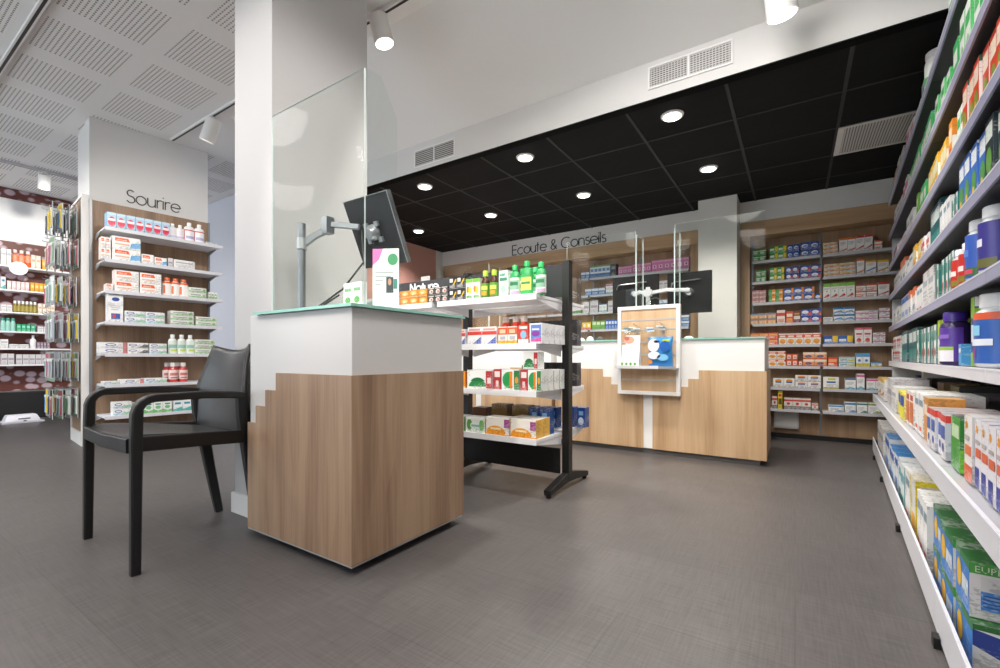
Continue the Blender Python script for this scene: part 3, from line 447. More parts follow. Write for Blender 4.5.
def carton(design, w, h, d):
    k = (design, round(w, 3), round(h, 3), round(d, 3))
    if k in CART: return CART[k]
    q = DES[design]; mb = MB()
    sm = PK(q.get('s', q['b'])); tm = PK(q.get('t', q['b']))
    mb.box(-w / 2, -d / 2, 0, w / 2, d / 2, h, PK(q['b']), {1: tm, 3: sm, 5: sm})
    def dec(lst, to3):
        for j, e in enumerate(lst):
            y = .0006 + .0003 * j
            if e[0] == 'r': pts = [(e[1], e[2]), (e[3], e[2]), (e[3], e[4]), (e[1], e[4])]
            elif e[0] == 'e': pts = [(e[1] + e[3] * math.cos(2 * PI * i / 14), e[2] + e[4] * math.sin(2 * PI * i / 14)) for i in range(14)]
            else: pts = e[1]
            pts = [(min(max(a, 0), 1), min(max(b, 0), 1)) for a, b in pts]
            mb.poly([to3(a, b, y) for a, b in pts], PK(e[-1]) if e[0] != 'r' or abs((e[3] - e[1]) * (e[4] - e[2])) > .05 else P(e[-1], .42))
    dec(q['f'], lambda a, b, y: ((a - .5) * w, -d / 2 - y, b * h))
    if 'sl' in q:
        dec(q['sl'], lambda a, b, y: (w / 2 + y, (a - .5) * d, b * h))
        dec(q['sl'], lambda a, b, y: (-w / 2 - y, (.5 - a) * d, b * h))
    if 'text' in q:
        t = q['text']; text_faces(mb, t[0], (t[1] - .5) * w, t[2] * h, t[4] * h, P(t[5], .42), -d / 2 - .0024, t[3] * w)
    if 'stext' in q:
        t = q['stext']; b0 = len(mb.v); text_faces(mb, t[0], (t[1] - .5) * d, t[2] * h, t[4] * h, P(t[5], .42), 0, t[3] * d)
        mb.v[b0:] = [(w / 2 + .0035, x, z) for x, y, z in mb.v[b0:]]
    CART[k] = mb.mesh('carton_' + design); return CART[k]

class Fix:
    """a fixture frame: t along the shelf, w outwards to the customer"""
    def __init__(s, o, th): s.o = o; s.th = th; s.X = (math.cos(th), math.sin(th)); s.N = (math.sin(th), -math.cos(th))
    def at(s, t, w, z=0): return (s.o[0] + t * s.X[0] + w * s.N[0], s.o[1] + t * s.X[1] + w * s.N[1], z)
    def t(s, u, w):
        a = ray(u); px, py = s.o[0] + w * s.N[0], s.o[1] + w * s.N[1]      # (px,py)+t X = k a
        det = s.X[0] * -a[1] + a[0] * s.X[1]
        return (-px * -a[1] + -a[0] * py) / det
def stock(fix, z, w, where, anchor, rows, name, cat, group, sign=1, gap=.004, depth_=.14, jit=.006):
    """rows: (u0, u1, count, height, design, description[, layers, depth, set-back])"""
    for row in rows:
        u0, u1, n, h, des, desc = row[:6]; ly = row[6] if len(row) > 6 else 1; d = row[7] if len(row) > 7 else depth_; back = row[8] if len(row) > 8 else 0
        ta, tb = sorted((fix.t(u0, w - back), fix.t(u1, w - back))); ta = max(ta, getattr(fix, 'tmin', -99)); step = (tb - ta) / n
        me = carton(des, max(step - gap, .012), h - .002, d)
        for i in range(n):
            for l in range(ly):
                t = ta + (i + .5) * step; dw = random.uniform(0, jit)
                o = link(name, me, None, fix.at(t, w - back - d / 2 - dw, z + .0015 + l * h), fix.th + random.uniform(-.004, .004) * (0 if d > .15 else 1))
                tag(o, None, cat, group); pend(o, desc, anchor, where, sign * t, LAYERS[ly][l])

# ------------------------------------------------------------------ bottles
PROTO = {}
def bottle_proto(key, name, h, r, body, cap, lab=None, shape='round', capr=.55, caph=.16, lz=(.12, .6), marks=(), cap_white_band=False):
    root = bpy.data.objects.new(name, None); root.empty_display_size = .05
    mb = MB(); sh = 1 - caph
    prof = {'round': [(r * .9, 0), (r, .03 * h), (r, sh * .72 * h), (r * .9, sh * .82 * h), (r * capr * .95, sh * .93 * h), (r * capr * .9, sh * h)],
            'jar': [(r * .92, 0), (r, .03 * h), (r, sh * .84 * h), (r * .93, sh * .93 * h), (r * capr * .95, sh * .97 * h), (r * capr * .95, sh * h)],
            'flat': [(r * .9, 0), (r, .02 * h), (r, sh * .84 * h), (r * .8, sh * .94 * h), (r * capr * .95, sh * .97 * h), (r * capr * .9, sh * h)]}[shape]
    sy = .6 if shape == 'flat' else 1
    mb.lathe(prof, body, 20, sy=sy); parts = [('bottle_body', mb)]
    c = MB(); c.lathe([(r * capr, sh * h + .0008), (r * capr, h * .985), (r * capr * .93, h)], cap, 18); parts.append(('cap', c))
    if lab:
        l = MB(); n = 20; z0, z1 = lz[0] * h, lz[1] * h; R_ = r + .0012
        def band(za, zb, a0, a1, rr, mat):
            b = len(l.v); m = max(2, int(abs(a1 - a0) / 15))
            for i in range(m + 1):
                a = math.radians(a0 + (a1 - a0) * i / m)
                for zz in (za, zb): l.v.append((rr * math.cos(a), rr * sy * math.sin(a), zz))
            for i in range(m): l.face((b + 2 * i, b + 2 * i + 2, b + 2 * i + 3, b + 2 * i + 1), mat, True)
        band(z0, z1, -200, 20, R_, lab)
        for j, (a, b_, c0, c1, col) in enumerate(marks): band(z0 + (z1 - z0) * a, z0 + (z1 - z0) * b_, -90 - 75 + 150 * c0, -90 - 75 + 150 * c1, R_ + .0007 * (j + 1), P(col, .4))
        parts.append(('product_label', l))
    PROTO[key] = (root, name, [(n_, m_.mesh(n_)) for n_, m_ in parts])
def bottle(key, loc, rz=0):
    root, name, parts = PROTO[key]
    r = root.copy(); COL.objects.link(r); r.location = tuple(c * S for c in loc); r.rotation_euler = (0, 0, rz)
    for n_, me in parts:
        o = bpy.data.objects.new(n_, me); COL.objects.link(o); o.parent = r
    return r
def bottles(fix, z, w, us, key, desc, where, anchor, cat, group, sign=1, back=0):
    for u in us:
        t = fix.t(u, w - back); o = bottle(key, fix.at(t, w - back, z + .0015), fix.th); tag(o, None, cat, group); pend(o, desc, anchor, where, sign * t)

# ================================================================== SETTING
CZ, BZ, SZ = 3.47, 2.73, 2.98           # high ceiling, black ceiling, lowered edge
fl = MB(); fl.box(-12.5, -4, -.12, 4.5, 7.2, 0, FLOORMAT()); struct('floor', fl)
c = MB(); c.box(-12.5, -4, CZ, -4.9, 3.62, CZ + .1, PERF()); c.box(-4.9, -4, CZ, 4.5, 2.42, CZ + .1, PERF()); struct('ceiling', c)
c = MB(); c.hexa(((-4.9, 2.25, CZ - .003), (4.5, 2.25, CZ - .003), (4.5, 2.421, CZ - .003), (-4.9, 2.421, CZ - .003), (-4.9, 2.25, CZ + .08), (4.5, 2.25, CZ + .08), (4.5, 2.421, CZ + .08), (-4.9, 2.421, CZ + .08)), CEILW)
c.hexa(((-5.0, 2.42, CZ - .003), (4.5, 2.42, CZ - .003), (4.5, 3.19, SZ), (-5.0, 3.19, SZ), (-5.0, 2.42, CZ + .1), (4.5, 2.42, CZ + .1), (4.5, 3.19, SZ + .1), (-5.0, 3.19, SZ + .1)), CEILW)
struct('ceiling_slope', c)
c = MB(); c.box(-6.1, 2.3, CZ - .004, -4.9, 3.6, CZ, CEILW); struct('ceiling_plain', c)
c = MB(); c.box(-5.2, 3.19, BZ - .012, 4.5, 3.25, SZ + .1, WALLW); struct('wall_bulkhead', c)
c = MB(); c.box(-5.08, 3.186, BZ - .022, 4.5, 3.26, BZ - .0125, P('0c0c0c', .9, 0, .1)); struct('trim_1', c)
c = MB(); c.box(-5.1, 3.25, BZ, 4.5, 6.6, BZ + .06, BLACKC); struct('ceiling_black', c)
g = MB()
for k in range(-7, 7): x = .28 + .66 * k; g.box(x - .011, 3.25, BZ - .006, x + .011, 6.24, BZ, GRIDC)
for k in range(5): y = 3.82 + .58 * k; g.box(-5.1, y - .008, BZ - .005, 4.5, y + .008, BZ, GRIDC)
struct('ceiling_grid', g)
c = MB(); c.box(-5.3, 6.2, 0, 4.5, 6.32, BZ + .06, WALLW); struct('wall_back', c)
c = MB(); c.box(-5.08, 5.94, 2.4915, -.936, 6.2, BZ, WALLW); c.box(-.536, 5.94, 2.4915, 1.0, 6.2, BZ, WALLW); struct('wall_back_soffit', c)
c = MB(); c.box(-5.2, 5.77, 0, -5.08, 6.2, BZ, WALLW); c.box(-5.2, 3.25, 0, -5.08, 5.77, BZ, P('b98a80', .8)); struct('wall_side', c)
c = MB(); c.box(-10.1, 3.6, 0, -5.2, 3.7, CZ, P('dfe3ee', .7)); struct('wall_rear', c)
c = MB(); c.box(-10.05, -4, 0, -9.9, 3.6, CZ, WALLW); struct('wall_left', c)
c = MB(); c.box(-10.0, -4.1, 0, -2.74, -4.0, .25, WALLW); c.box(-10.0, -4.1, 3.0, -2.74, -4.0, CZ, WALLW); c.box(-2.74, -4.1, 0, 4.5, -4.0, CZ, WALLW); struct('wall_front', c)
for i in range(3):
    x0 = -10 + i * 2.4; w = MB()
    for a in (x0, x0 + 2.34): w.box(a, -4.1, .25, a + .06, -4.03, 3.0, P('30343a', .4))
    w.box(x0 + .06, -4.1, .25, x0 + 2.34, -4.03, .31, P('30343a', .4)); w.box(x0 + .06, -4.1, 2.94, x0 + 2.34, -4.03, 3.0, P('30343a', .4))
    w.box(x0 + .06, -4.07, .31, x0 + 2.34, -4.06, 2.94, CLEAR); struct('window_%d' % (i + 1), w)
RU = Fix((.8 * .9978, -.8 * .0666), math.radians(-93.82)); RU.tmin = -5.69
c = MB(); c.box(-6.9, .03, 0, 4.2, .13, CZ, WALLW); o = struct('wall_right', c, 0, RU.at(0, 0), RU.th)
# square pillar behind the counter, column at the back, pillar of the oral care wall
c = MB(); c.box(-2.819, 1.39, 0, -2.419, 2.05, CZ, P('bab8b8', .75)); struct('pillar_front', c)
c = MB(); c.box(-2.835, 1.374, 0, -2.403, 2.066, .12, P('e4e2e0', .5)); struct('baseboard_pillar', c, .004)
c = MB(); c.box(-.935, 5.595, 0, -.537, 6.2, BZ, P('dddad6', .7)); struct('column_back', c)
SO = Fix((-6.218, 1.592), math.radians(84))
c = MB(); c.box(0, .001, 0, 1.10, .66, CZ, WALLW); struct('pillar_oral_care', c, 0, SO.at(0, 0), SO.th)

# ventilation grilles on the bulkhead and in the black ceiling
def grille(x0, x1, z0, z1, label, fine):
    t = thing('ventilation_grille', label, 'grille', ((x0 + x1) / 2, 3.19, z0)); w = (x1 - x0) / 2; h = z1 - z0
    f = MB(); b = .012
    f.box(-w - b, -.008, -b, w + b, -.0005, 0, WHITE); f.box(-w - b, -.008, h, w + b, -.0005, h + b, WHITE)
    for a in (-w - b, w): f.box(a, -.008, 0, a + b, -.0005, h, WHITE)
    f.box(-.006, -.007, 0, .006, -.0005, h, WHITE); f.build('frame', t)
    k = MB(); k.box(-w, -.0016, 0, w, -.0006, h, P('2b2b2c', .7)); k.build('backing', t)
    l = MB(); n = 9 if fine else 8
    for i in range(n): z = h * (i + .5) / n; l.box(-w, -.006, z - .0035, w, -.002, z + (.0035 if fine else .0045), P('c9c7c4', .5))
    if fine:
        for i in range(26): x = -w + 2 * w * (i + .5) / 26; l.box(x - .003, -.0066, 0, x + .003, -.002, h, P('c9c7c4', .5))
    l.build('slat', t)
grille(-.844, -.34, 2.80, 2.932, 'white square-mesh ventilation grille high on the white bulkhead nearest the aisle rack', True)
grille(-3.067, -2.591, 2.765, 2.905, 'white louvred ventilation grille on the bulkhead near the front counter screen', False)
t = thing('ceiling_grille', 'long white slatted air grille set in the black ceiling', 'grille', (.85, 4.69, BZ))
f = MB()
for a in ((-.565, -.29, -.525, .285), (.525, -.29, .565, .285)): f.box(a[0], a[1], -.014, a[2], a[3], -.0065, P('d6d3d0', .5))
f.box(-.525, -.29, -.014, .525, -.265, -.0065, P('d6d3d0', .5)); f.box(-.525, .26, -.014, .525, .285, -.0065, P('d6d3d0', .5)); f.build('frame', t)
k = MB(); k.box(-.525, -.265, -.008, .525, .26, -.0066, P('6a6866', .7)); k.build('backing', t)
l = MB()
for i in range(56): x = -.525 + 1.05 * (i + .5) / 56; l.box(x - .0065, -.265, -.0135, x + .0045, .26, -.0085, P('c4c1bf', .5))
l.build('slat', t)

# downlights
def light(kind, loc, energy, size=.05, col=(1, .95, .88), rot=None, aim=None, **kw):
    d = bpy.data.lights.new('lamp_' + kind.lower(), kind); d.energy = energy; d.color = col
    if kind == 'SPOT': d.shadow_soft_size = size; d.spot_size = kw.get('cone', 1.9); d.spot_blend = kw.get('blend', .6)
    elif kind == 'AREA': d.shape = 'RECTANGLE'; d.size = size * S; d.size_y = kw.get('sy', size) * S
    else: d.shadow_soft_size = size
    o = bpy.data.objects.new('lamp_' + kind.lower(), d); COL.objects.link(o); o.location = tuple(c * S for c in loc)
    if aim is not None:
        v = Vector(aim) - Vector(loc); o.rotation_euler = v.to_track_quat('-Z', 'Y').to_euler()
    return o
DL = [(-.765, 3.505, 'front row, nearest the aisle rack'), (-2.03, 3.51, 'front row, second from the aisle rack'), (-3.26, 3.53, 'front row, third from the aisle rack'),
      (-.69, 4.68, 'rear row, above the nearest back counter'), (-1.96, 4.68, 'rear row, second from the column'), (-3.22, 4.70, 'rear row, third from the column'), (-4.49, 4.73, 'rear row, farthest from the column')]
for x, y, wh in DL:
    t = thing('downlight', 'round white recessed downlight in the black ceiling, ' + wh, 'downlight', (x, y, BZ), 0, 'downlights in the black ceiling')
    m = MB(); m.lathe([(.066, -.012), (.078, -.009), (.082, -.0005)], WHITE, 24); m.build('trim_ring', t)
    m = MB(); m.lathe([(.060, -.0165), (.060, -.0125)], EM('fff6ec', 14), 24); m.build('lens', t)
    light('SPOT', (x, y, BZ - .03), 100, .05, aim=(x, y, 0), cone=2.3, blend=.7)

# lighting tracks and their spotlights
def track(x0, x1, y, label):
    m = MB(); m.box(x0, y - .022, CZ - .03, x1, y + .022, CZ - .0045, WHITE); t = m.build('lighting_track'); tag(t, label, 'lighting track')
    m = MB(); m.box(x0 + .01, y - .009, CZ - .032, x1 - .01, y + .009, CZ - .0302, BLACK)
    m.box(x0, y + .0225, CZ - .026, x1, y + .0245, CZ - .006, BLACK); m.build('channel', t)
track(-8.4, -3.6, .895, 'long lighting track on the perforated ceiling with a black channel, no spotlights')
track(-6.05, -.3, 2.285, 'lighting track with black channel along the edge of the perforated ceiling')
m = MB(); m.box(-8.56, -1, CZ - .03, -8.50, 3.5, CZ - .001, P('cfccd0', .6)); t = m.build('lighting_track'); tag(t, 'far grey lighting track across the perforated ceiling near the beauty wall', 'lighting track')
m = MB(); m.box(-8.54, -.98, CZ - .032, -8.52, 3.48, CZ - .0302, P('8f8c90', .5)); m.build('channel', t)
def spot(loc, aim, label, on=True, r=.07, L=.24, drop=.05, stem=0, power=60, cone=1.0):
    t = thing('track_spotlight', label, 'spotlight', loc)
    a = MB(); a.box(-.05, -.02, -.03, .05, .02, 0, P('dcdad8', .5)); a.tube([(0, 0, -.03), (0, 0, -.05 - stem)], .012, P('dcdad8', .5)); a.build('adapter', t)
    d = (Vector(aim) - Vector(loc)).normalized(); q = d.to_track_quat('Z', 'Y'); c0 = Vector((0, 0, -.06 - stem - drop)) 
    def tr(mb, off=0):
        mb.v = [tuple(q @ Vector(v) + c0) for v in mb.v]; return mb
    h = MB(); h.lathe([(r * .86, -L * .42), (r, -L * .38), (r, L * .58), (r * .9, L * .58)], WHITE, 24); tr(h).build('lamp_head', t)
    h = MB(); h.lathe([(r * .88, L * .581), (r * .88, L * .592)], EM('fff4e6', 16 if on else 1.2), 24); tr(h).build('lens', t)
    h = MB(); h.tube([(0, 0, -.05 - stem), tuple(c0 + q @ Vector((r * 1.05, 0, 0)) * .6), tuple(c0 + q @ Vector((r * .9, 0, -.02)))], .011, P('a9a6a4', .4, .4), 6); h.build('bracket', t)
    if on and power:
        p = Vector(loc) + c0 + d * (L * .64); light('SPOT', tuple(p), power, .05, aim=tuple(p + d), cone=cone, blend=.5)
spot((-2.545, 2.285, CZ - .033), (-2.36, 2.45, 2.4), 'white cylindrical spotlight on the track above the front counter screen', power=45, cone=1.7, L=.2, drop=.03)
spot((-5.12, 2.285, CZ - .033), (-5.6, 2.15, 2.4), 'white cylindrical spotlight on the track beside the oral care pillar', on=False)
spot((-8.53, 1.72, CZ - .033), (-8.9, 1.75, 2.6), 'small white spotlight on the far track near the beauty wall', on=False, r=.065, L=.2)
spot((-.07, 2.86, 3.19), (-.0, 2.98, 2.4), 'white cylindrical spotlight hanging under the ceiling, nearest the aisle rack', power=45, stem=.16, r=.075, cone=1.7)
# unseen round fill lamps, added around the camera to brighten the room
for x, y in ((-8.2, -1.2), (-6.2, -1.2), (-4.2, -1.2), (-2.2, -1.2), (-.6, -1.2), (-7.0, .3), (-4.4, .1), (-2.6, .2), (-.7, .9), (-.45, 1.95), (.15, -.4)):
    m = MB(); m.lathe([(.15, -.004), (.15, -.03), (.13, -.034)][::-1], WHITE, 24, (x, y)); m.v = [(a, b_, z + CZ) for a, b_, z in m.v]; t = m.build('added_fill_lamp'); tag(t, 'round white unseen fill lamp added on the ceiling to brighten the room', 'added fill lamp', 'added fill lamps on the ceiling')
    m = MB(); m.lathe([(.12, CZ - .038), (.12, CZ - .0345)], EM('fff8f0', 8), 24, (x, y)); m.build('diffuser', t)
    light('SPOT', (x, y, CZ - .06), 92, .28, col=(1, .96, .92), aim=(x, y, 0), cone=2.9, blend=.3)

# ================================================================== FRONT COUNTER
def stepped(half_l, half_r, ztop, zb, steps, strip):
    """outline of a wood front whose upper edge steps down from both ends to the middle"""
    right = [(strip, zb), (half_r, zb), (half_r, ztop)]
    z = ztop; x = None
    for k, (sx, sz) in enumerate(steps):
        right += [(sx, z), (sx, sz)]; z = sz
    right += [(strip, z)]
    return right
t = thing('service_counter', 'service counter nearest the camera, stepped oak front below white top', 'counter', (-1.965, 1.615, 0))
X0, X1, Y0, Y1 = -2.374 + 1.965, -1.552 + 1.965, 1.234 - 1.615, 1.995 - 1.615
b = MB(); b.box(X0 + .07, Y0 + .07, 0, X1 - .07, Y1 - .03, .05, BLACK); b.build('plinth', t)
b = MB(); b.box(X0 + .004, Y0 + .012, .055, X1 - .012, Y1, 1.142, P('c8c6c5', .4)); b.build('white_body', t, bevel=.002)
w = MB()
xs = [-2.374 + 1.965, -2.297 + 1.965, -2.209 + 1.965, -2.116 + 1.965]; zs = [.593, .682, .766, .852]
pl = [(X0, .05), (X1, .05), (X1, .852)]
for k in (3, 2, 1): pl += [(xs[k], zs[k]), (xs[k], zs[k - 1])]
pl += [(X0, zs[0])]
w.prism(pl, Y0, Y0 + .0118, OAK); w.build('wood_front', t)
w = MB(); w.box(X1 - .0118, Y0 + .012, .05, X1, Y1, .852, OAK); w.build('wood_side', t)
w = MB(); w.box(X0 + .002, Y0 + .002, .042, X1 - .002, Y1 - .01, .0495, ALU); w.build('bottom_edge', t)
w = MB(); w.box(X0 + .07, Y0 - .012, 1.143, X1 + .012, Y1, 1.156, TEAL, {1: P('cfd8d6', .08)}); w.build('glass_top', t)
EDGE = P('d5e2df', .15)
def screen(name, label, panes):
    t = thing(name, label, 'screen', panes[0][0])
    for n, (loc, mb) in zip(('front_pane', 'side_pane'), panes): mb.build(n, t, tuple(a - c for a, c in zip(loc, panes[0][0])))
CT = 1.157
SCR = GLASS('fbfdfc', .14, 'screen')
p1 = MB(); p1.box(-.36, -.004, 0, .36, .004, 1.03, SCR, {3: EDGE, 1: EDGE, 5: EDGE})
p2 = MB(); pts = [(.0, 0), (.175, 0), (.175, .885), (.078, 1.035), (.0, 1.03)]
p2.prism(pts, -.004, .004, SCR); p2.v = [(y, x, z) for x, y, z in p2.v]
screen('glass_screen', 'tall clear glass screen standing on the front counter, with cut-corner return pane', [((-1.925, 1.315, CT), p1), ((-1.56, 1.321, CT), p2)])

# things on the front counter
t = thing('monitor', 'grey till monitor on silver arm behind the front counter glass', 'monitor', (-2.25, 1.46, CT))
m = MB(); m.lathe([(.05, 0), (.05, .012), (.03, .016)], STEEL, 20); m.lathe([(.02, .016), (.02, .5)], STEEL, 16); m.lathe([(.027, .36), (.027, .42)], P('b5b7ba', .3, .5), 16); m.build('pole', t)
m = MB(); m.sweep([(.0, 0, .38), (.05, .05, .44), (.09, .09, .47)], (1, -1, 0), .03, .035, STEEL); m.box(.075, .065, .45, .125, .115, .54, STEEL); m.sweep([(.12, .1, .50), (.20, .17, .495), (.24, .19, .49)], (1, -1, 0), .025, .03, STEEL); m.build('arm', t)
ca, sa = math.cos(math.radians(24)), math.sin(math.radians(24))
def tilt(mb, c):
    mb.v = [(x + c[0], y * ca + z * sa * -1 + c[1], y * sa + z * ca + c[2]) for x, y, z in mb.v]; return mb
mc = (.285, .27, .475)
m = MB(); m.box(-.175, -.012, -.19, .175, .014, .19, P('1f1f22', .5)); tilt(m, mc).build('screen', t, bevel=.004)
m = MB(); m.box(.1755, -.014, -.192, .181, .016, .192, CHROME); m.box(-.176, -.014, .1905, .1755, .016, .194, CHROME); tilt(m, mc).build('bezel', t)
m = MB(); m.lathe([(.045, 0), (.045, .02), (.03, .05)], P('aeb0b4', .3, .6), 16); m.v = [(x, -z - .012, y) for x, y, z in m.v]
for a in (45, 135, 225, 315): m.box(math.cos(math.radians(a)) * .06 - .014, -.028, math.sin(math.radians(a)) * .06 - .014, math.cos(math.radians(a)) * .06 + .014, -.0125, math.sin(math.radians(a)) * .06 + .014, P('aeb0b4', .3, .6))
tilt(m, mc).build('mount', t)
m = MB(); m.tube([(.25, .2, .47), (.27, .2, .3), (.22, .1, .14), (.08, .0, .012), (-.02, -.07, .008)], .006, BLACK, 6); m.tube([(.24, .06, .1), (.12, .0, .02), (.0, -.05, .008)], .005, BLACK, 6); m.build('cable', t)
m = MB(); m.hexa(((-.14, -.09, 0), (.14, -.09, 0), (.14, .09, 0), (-.14, .09, 0), (-.14, -.09, .035), (.14, -.09, .035), (.14, .09, .10), (-.14, .09, .10)), P('a9aaa8', .45))
o = tag(m.build('receipt_printer', None, (-2.04, 1.62, CT), 0, .006), 'light grey wedge-shaped till device lying behind the front counter glass', 'till device')
m = MB(); m.box(-.09, -.0915, .012, .09, -.0905, .024, P('5c5d5e', .5)); m.build('paper_slot', o)
for i, (x, y) in enumerate(((-1.735, 1.375), (-1.665, 1.37))):
    m = MB(); m.box(-.03, -.016, 0, .03, .016, .115, P('f0f2ee', .4)); m.poly([(.02 * math.cos(a * .45) + 0, -.0166, .035 + .016 * math.sin(a * .45)) for a in range(14)], P('5f9e4e', .4)); m.box(-.022, -.0168, .075, .022, -.0162, .09, P('7fae78', .4))
    tag(m.build('sample_box', None, (x, y, CT)), ['small white box with green mark inside the front screen, next to the printer', 'small white box with green mark inside the front screen, next to the leaflets'][i], 'box')
t = thing('leaflet_holder', 'clear leaflet stand with white, pink and green leaflets on the front counter', 'leaflet stand', (-1.735, 1.58, CT), math.radians(28))
m = MB(); m.box(-.11, -.04, 0, .11, .06, .006, CLEAR2); m.box(-.11, .03, .006, .11, .036, .34, CLEAR2); m.box(-.11, -.04, .006, .11, -.036, .1, CLEAR2); m.v = [(x * .68, y, z) for x, y, z in m.v]; m.build('stand', t)
m = MB(); m.box(-.1, .02, .008, .1, .027, .325, P('eef0ee', .5)); m.poly([(-.1, .0194, .24), (-.1, .0194, .325), (-.02, .0194, .325), (-.05, .0194, .27)], P('d87ab8', .5))
m.poly([(.055 + .04 * math.cos(a * .4), .0192, .27 + .03 * math.sin(a * .4)) for a in range(16)], P('4f9a6a', .5)); m.box(.005, .0186, .10, .06, .0196, .18, P('4a4a50', .5)); m.poly([(.032 + .013 * math.cos(a * .4), .0183, .155 + .018 * math.sin(a * .4)) for a in range(16)], P('c79a80', .5))
m.box(.062, .0186, .12, .09, .0196, .17, P('4f8f80', .5))
for i in range(4): m.box(-.08, .0188, .2 - .02 * i, .06 - .02 * (i % 2) - (.08 if i > 1 else 0), .0196, .206 - .02 * i, P('a9b0ac', .5))
m.v = [(x * .68, y, z) for x, y, z in m.v]; m.build('leaflet', t)

# ================================================================== CHAIR
t = thing('armchair', 'black moulded plastic armchair standing beside the front counter', 'chair', (-2.69, 1.03, 0), math.radians(-1.5))
PLA = P('101011', .4); PLG = P('2b2a2b', .36)
def armframe(s):
    f = MB()
    pts = [(.338 * s, -.268, 0), (.337 * s, -.266, .3), (.335 * s, -.264, .58), (.333 * s, -.262, .685)]
    pts += [(.332 * s, -.262 + .065 * (1 - math.cos(a)), .685 + .065 * math.sin(a)) for a in (math.radians(q) for q in (22, 45, 68, 90))]
    pts += [(.318 * s, 0, .75), (.298 * s, .12, .742), (.276 * s, .2, .732)]
    f.sweep(pts, (1, 0, 0), [.036, .038, .04, .044] + [.048] * 7, [.036, .039, .042, .042] + [.035] * 7, PLA); f.build('arm_and_front_leg', t)
    f = MB(); f.sweep([(.274 * s, .197, .74), (.268 * s, .212, .62), (.262 * s, .228, .52), (.248 * s, .262, .28), (.225 * s, .305, 0)], (1, 0, 0), [.045, .05, .05, .044, .038], [.045, .06, .062, .05, .04], PLA); f.build('rear_leg', t)
armframe(1); armframe(-1)
f = MB(); n = 14; b0 = len(f.v)
for i in range(n + 1):
    yy = -.29 + .51 * i / n
    for j in range(n + 1):
        a = -1 + 2 * j / n; hw = .306 - .045 * i / n
        q = i / n
        z = .592 - .022 * (1 - a * a) * math.sin(PI * min(1, q + .1)) - .062 * q ** 1.4 - (.035 * (1 - i / 2) ** 2 if i < 2 else 0)
        f.v.append((hw * a, yy, z))
for i in range(n):
    for j in range(n): q = b0 + i * (n + 1) + j; f.face((q, q + 1, q + n + 2, q + n + 1), PLG, True)
o = f.build('seat', t); md = o.modifiers.new('thickness', 'SOLIDIFY'); md.thickness = .03 * S; md.offset = -1
f = MB()
for s in (-1, 1): f.sweep([(.316 * s, -.255, .552), (.295 * s, 0, .535), (.268 * s, .225, .515)], (1, 0, 0), .03, .065, PLA)
f.sweep([(-.31, -.279, .548), (0, -.289, .543), (.31, -.279, .548)], (0, 1, 0), .026, .062, PLA); f.sweep([(-.26, .225, .495), (.26, .225, .495)], (0, 1, 0), .03, .045, PLA); f.build('seat_rim', t)
f = MB(); nb, na = 18, 16
def backpt(bb, a):
    hw = .252 + .034 * math.sin(PI * min(1, bb * 1.3)) - .05 * max(0, bb - .5) ** 1.5 * 2
    z = .505 + .465 * bb + (.034 * a * a - .006) * bb ** 3
    y = .225 + .012 * math.sin(PI * bb) + .10 * bb ** 2.2 - .04 * a * a * min(1, .25 + bb * 2)
    return (hw * a, y, z)
for i in range(nb + 1):
    for j in range(na + 1): f.v.append(backpt(i / nb, -1 + 2 * j / na))
for i in range(nb):
    for j in range(na): q = i * (na + 1) + j; f.face((q, q + 1, q + na + 2, q + na + 1), PLG, True)
o = f.build('backrest', t); md = o.modifiers.new('thickness', 'SOLIDIFY'); md.thickness = .02 * S; md.offset = 1

# ================================================================== BACK WALL SHELVING
ROWZ = [2.034 - .2415 * k for k in range(8)]
def back_unit(label, bays, stiles, x0, x1, rows, low):
    t = thing('wall_shelving', label, 'shelving', ((x0 + x1) / 2, 6.2, 0)); ox = (x0 + x1) / 2
    p = MB(); p.box(x0 - ox, -.03, .05, x1 - ox, -.001, 2.32, OAKD); p.build('back_panel', t)
    p = MB(); p.box(x0 - ox, -.26, 2.322, x1 - ox, -.001, 2.49, OAKH); p.build('header', t)
    p = MB(); p.box(x0 - ox, -.05, 0, x1 - ox, -.004, .05, BLACK); p.build('kick_plate', t)
    for a, b in stiles: p = MB(); p.box(a - ox, -.255, 0.05, b - ox, -.032, 2.32, OAKD); p.build('side_panel', t)
    ups = sorted({q for bay in bays for q in bay})
    for u in ups: p = MB(); p.box(u - .011 - ox, -.046, .05, u + .011 - ox, -.031, 2.30, STEEL); p.build('upright', t)
    for a, b in bays:
        for z in rows:
            p = MB(); p.box(a + .013 - ox, -.225, z - .016, b - .013 - ox, -.032, z, P('cfcfd2', .45)); p.box(a + .013 - ox, -.233, z - .026, b - .013 - ox, -.2255, z + .004, P('c6c6cc', .4))
            p.build('shelf', t)
    return t
back_unit('oak wall shelving with eight shelves, between the column and the aisle rack', [(-.425, .239), (.239, .905)], [(-.533, -.438)], -.533, 1.0, ROWZ, 0)
back_unit('oak wall shelving behind the back counters, under the black ceiling lettering', [(-1.759, -1.095), (-2.423, -1.759), (-3.087, -2.423), (-3.751, -3.087)], [(-1.083, -.94), (-5.05, -3.77)], -5.05, -.94, ROWZ, 0)
m, L_ = lettering('Ecoute & Conseils', .148, .013, .006, P('1e1e20', .5))
k_ = (on_y(607, 5.939) - on_y(512.5, 5.939)) / L_; m.v = [(x * k_, y, z) for x, y, z in m.v]
tag(m.build('wall_lettering', None, (on_y(512.5, 5.939), 5.9385, 2.505)), 'black lettering Ecoute & Conseils on the white band above the back shelving', 'lettering')

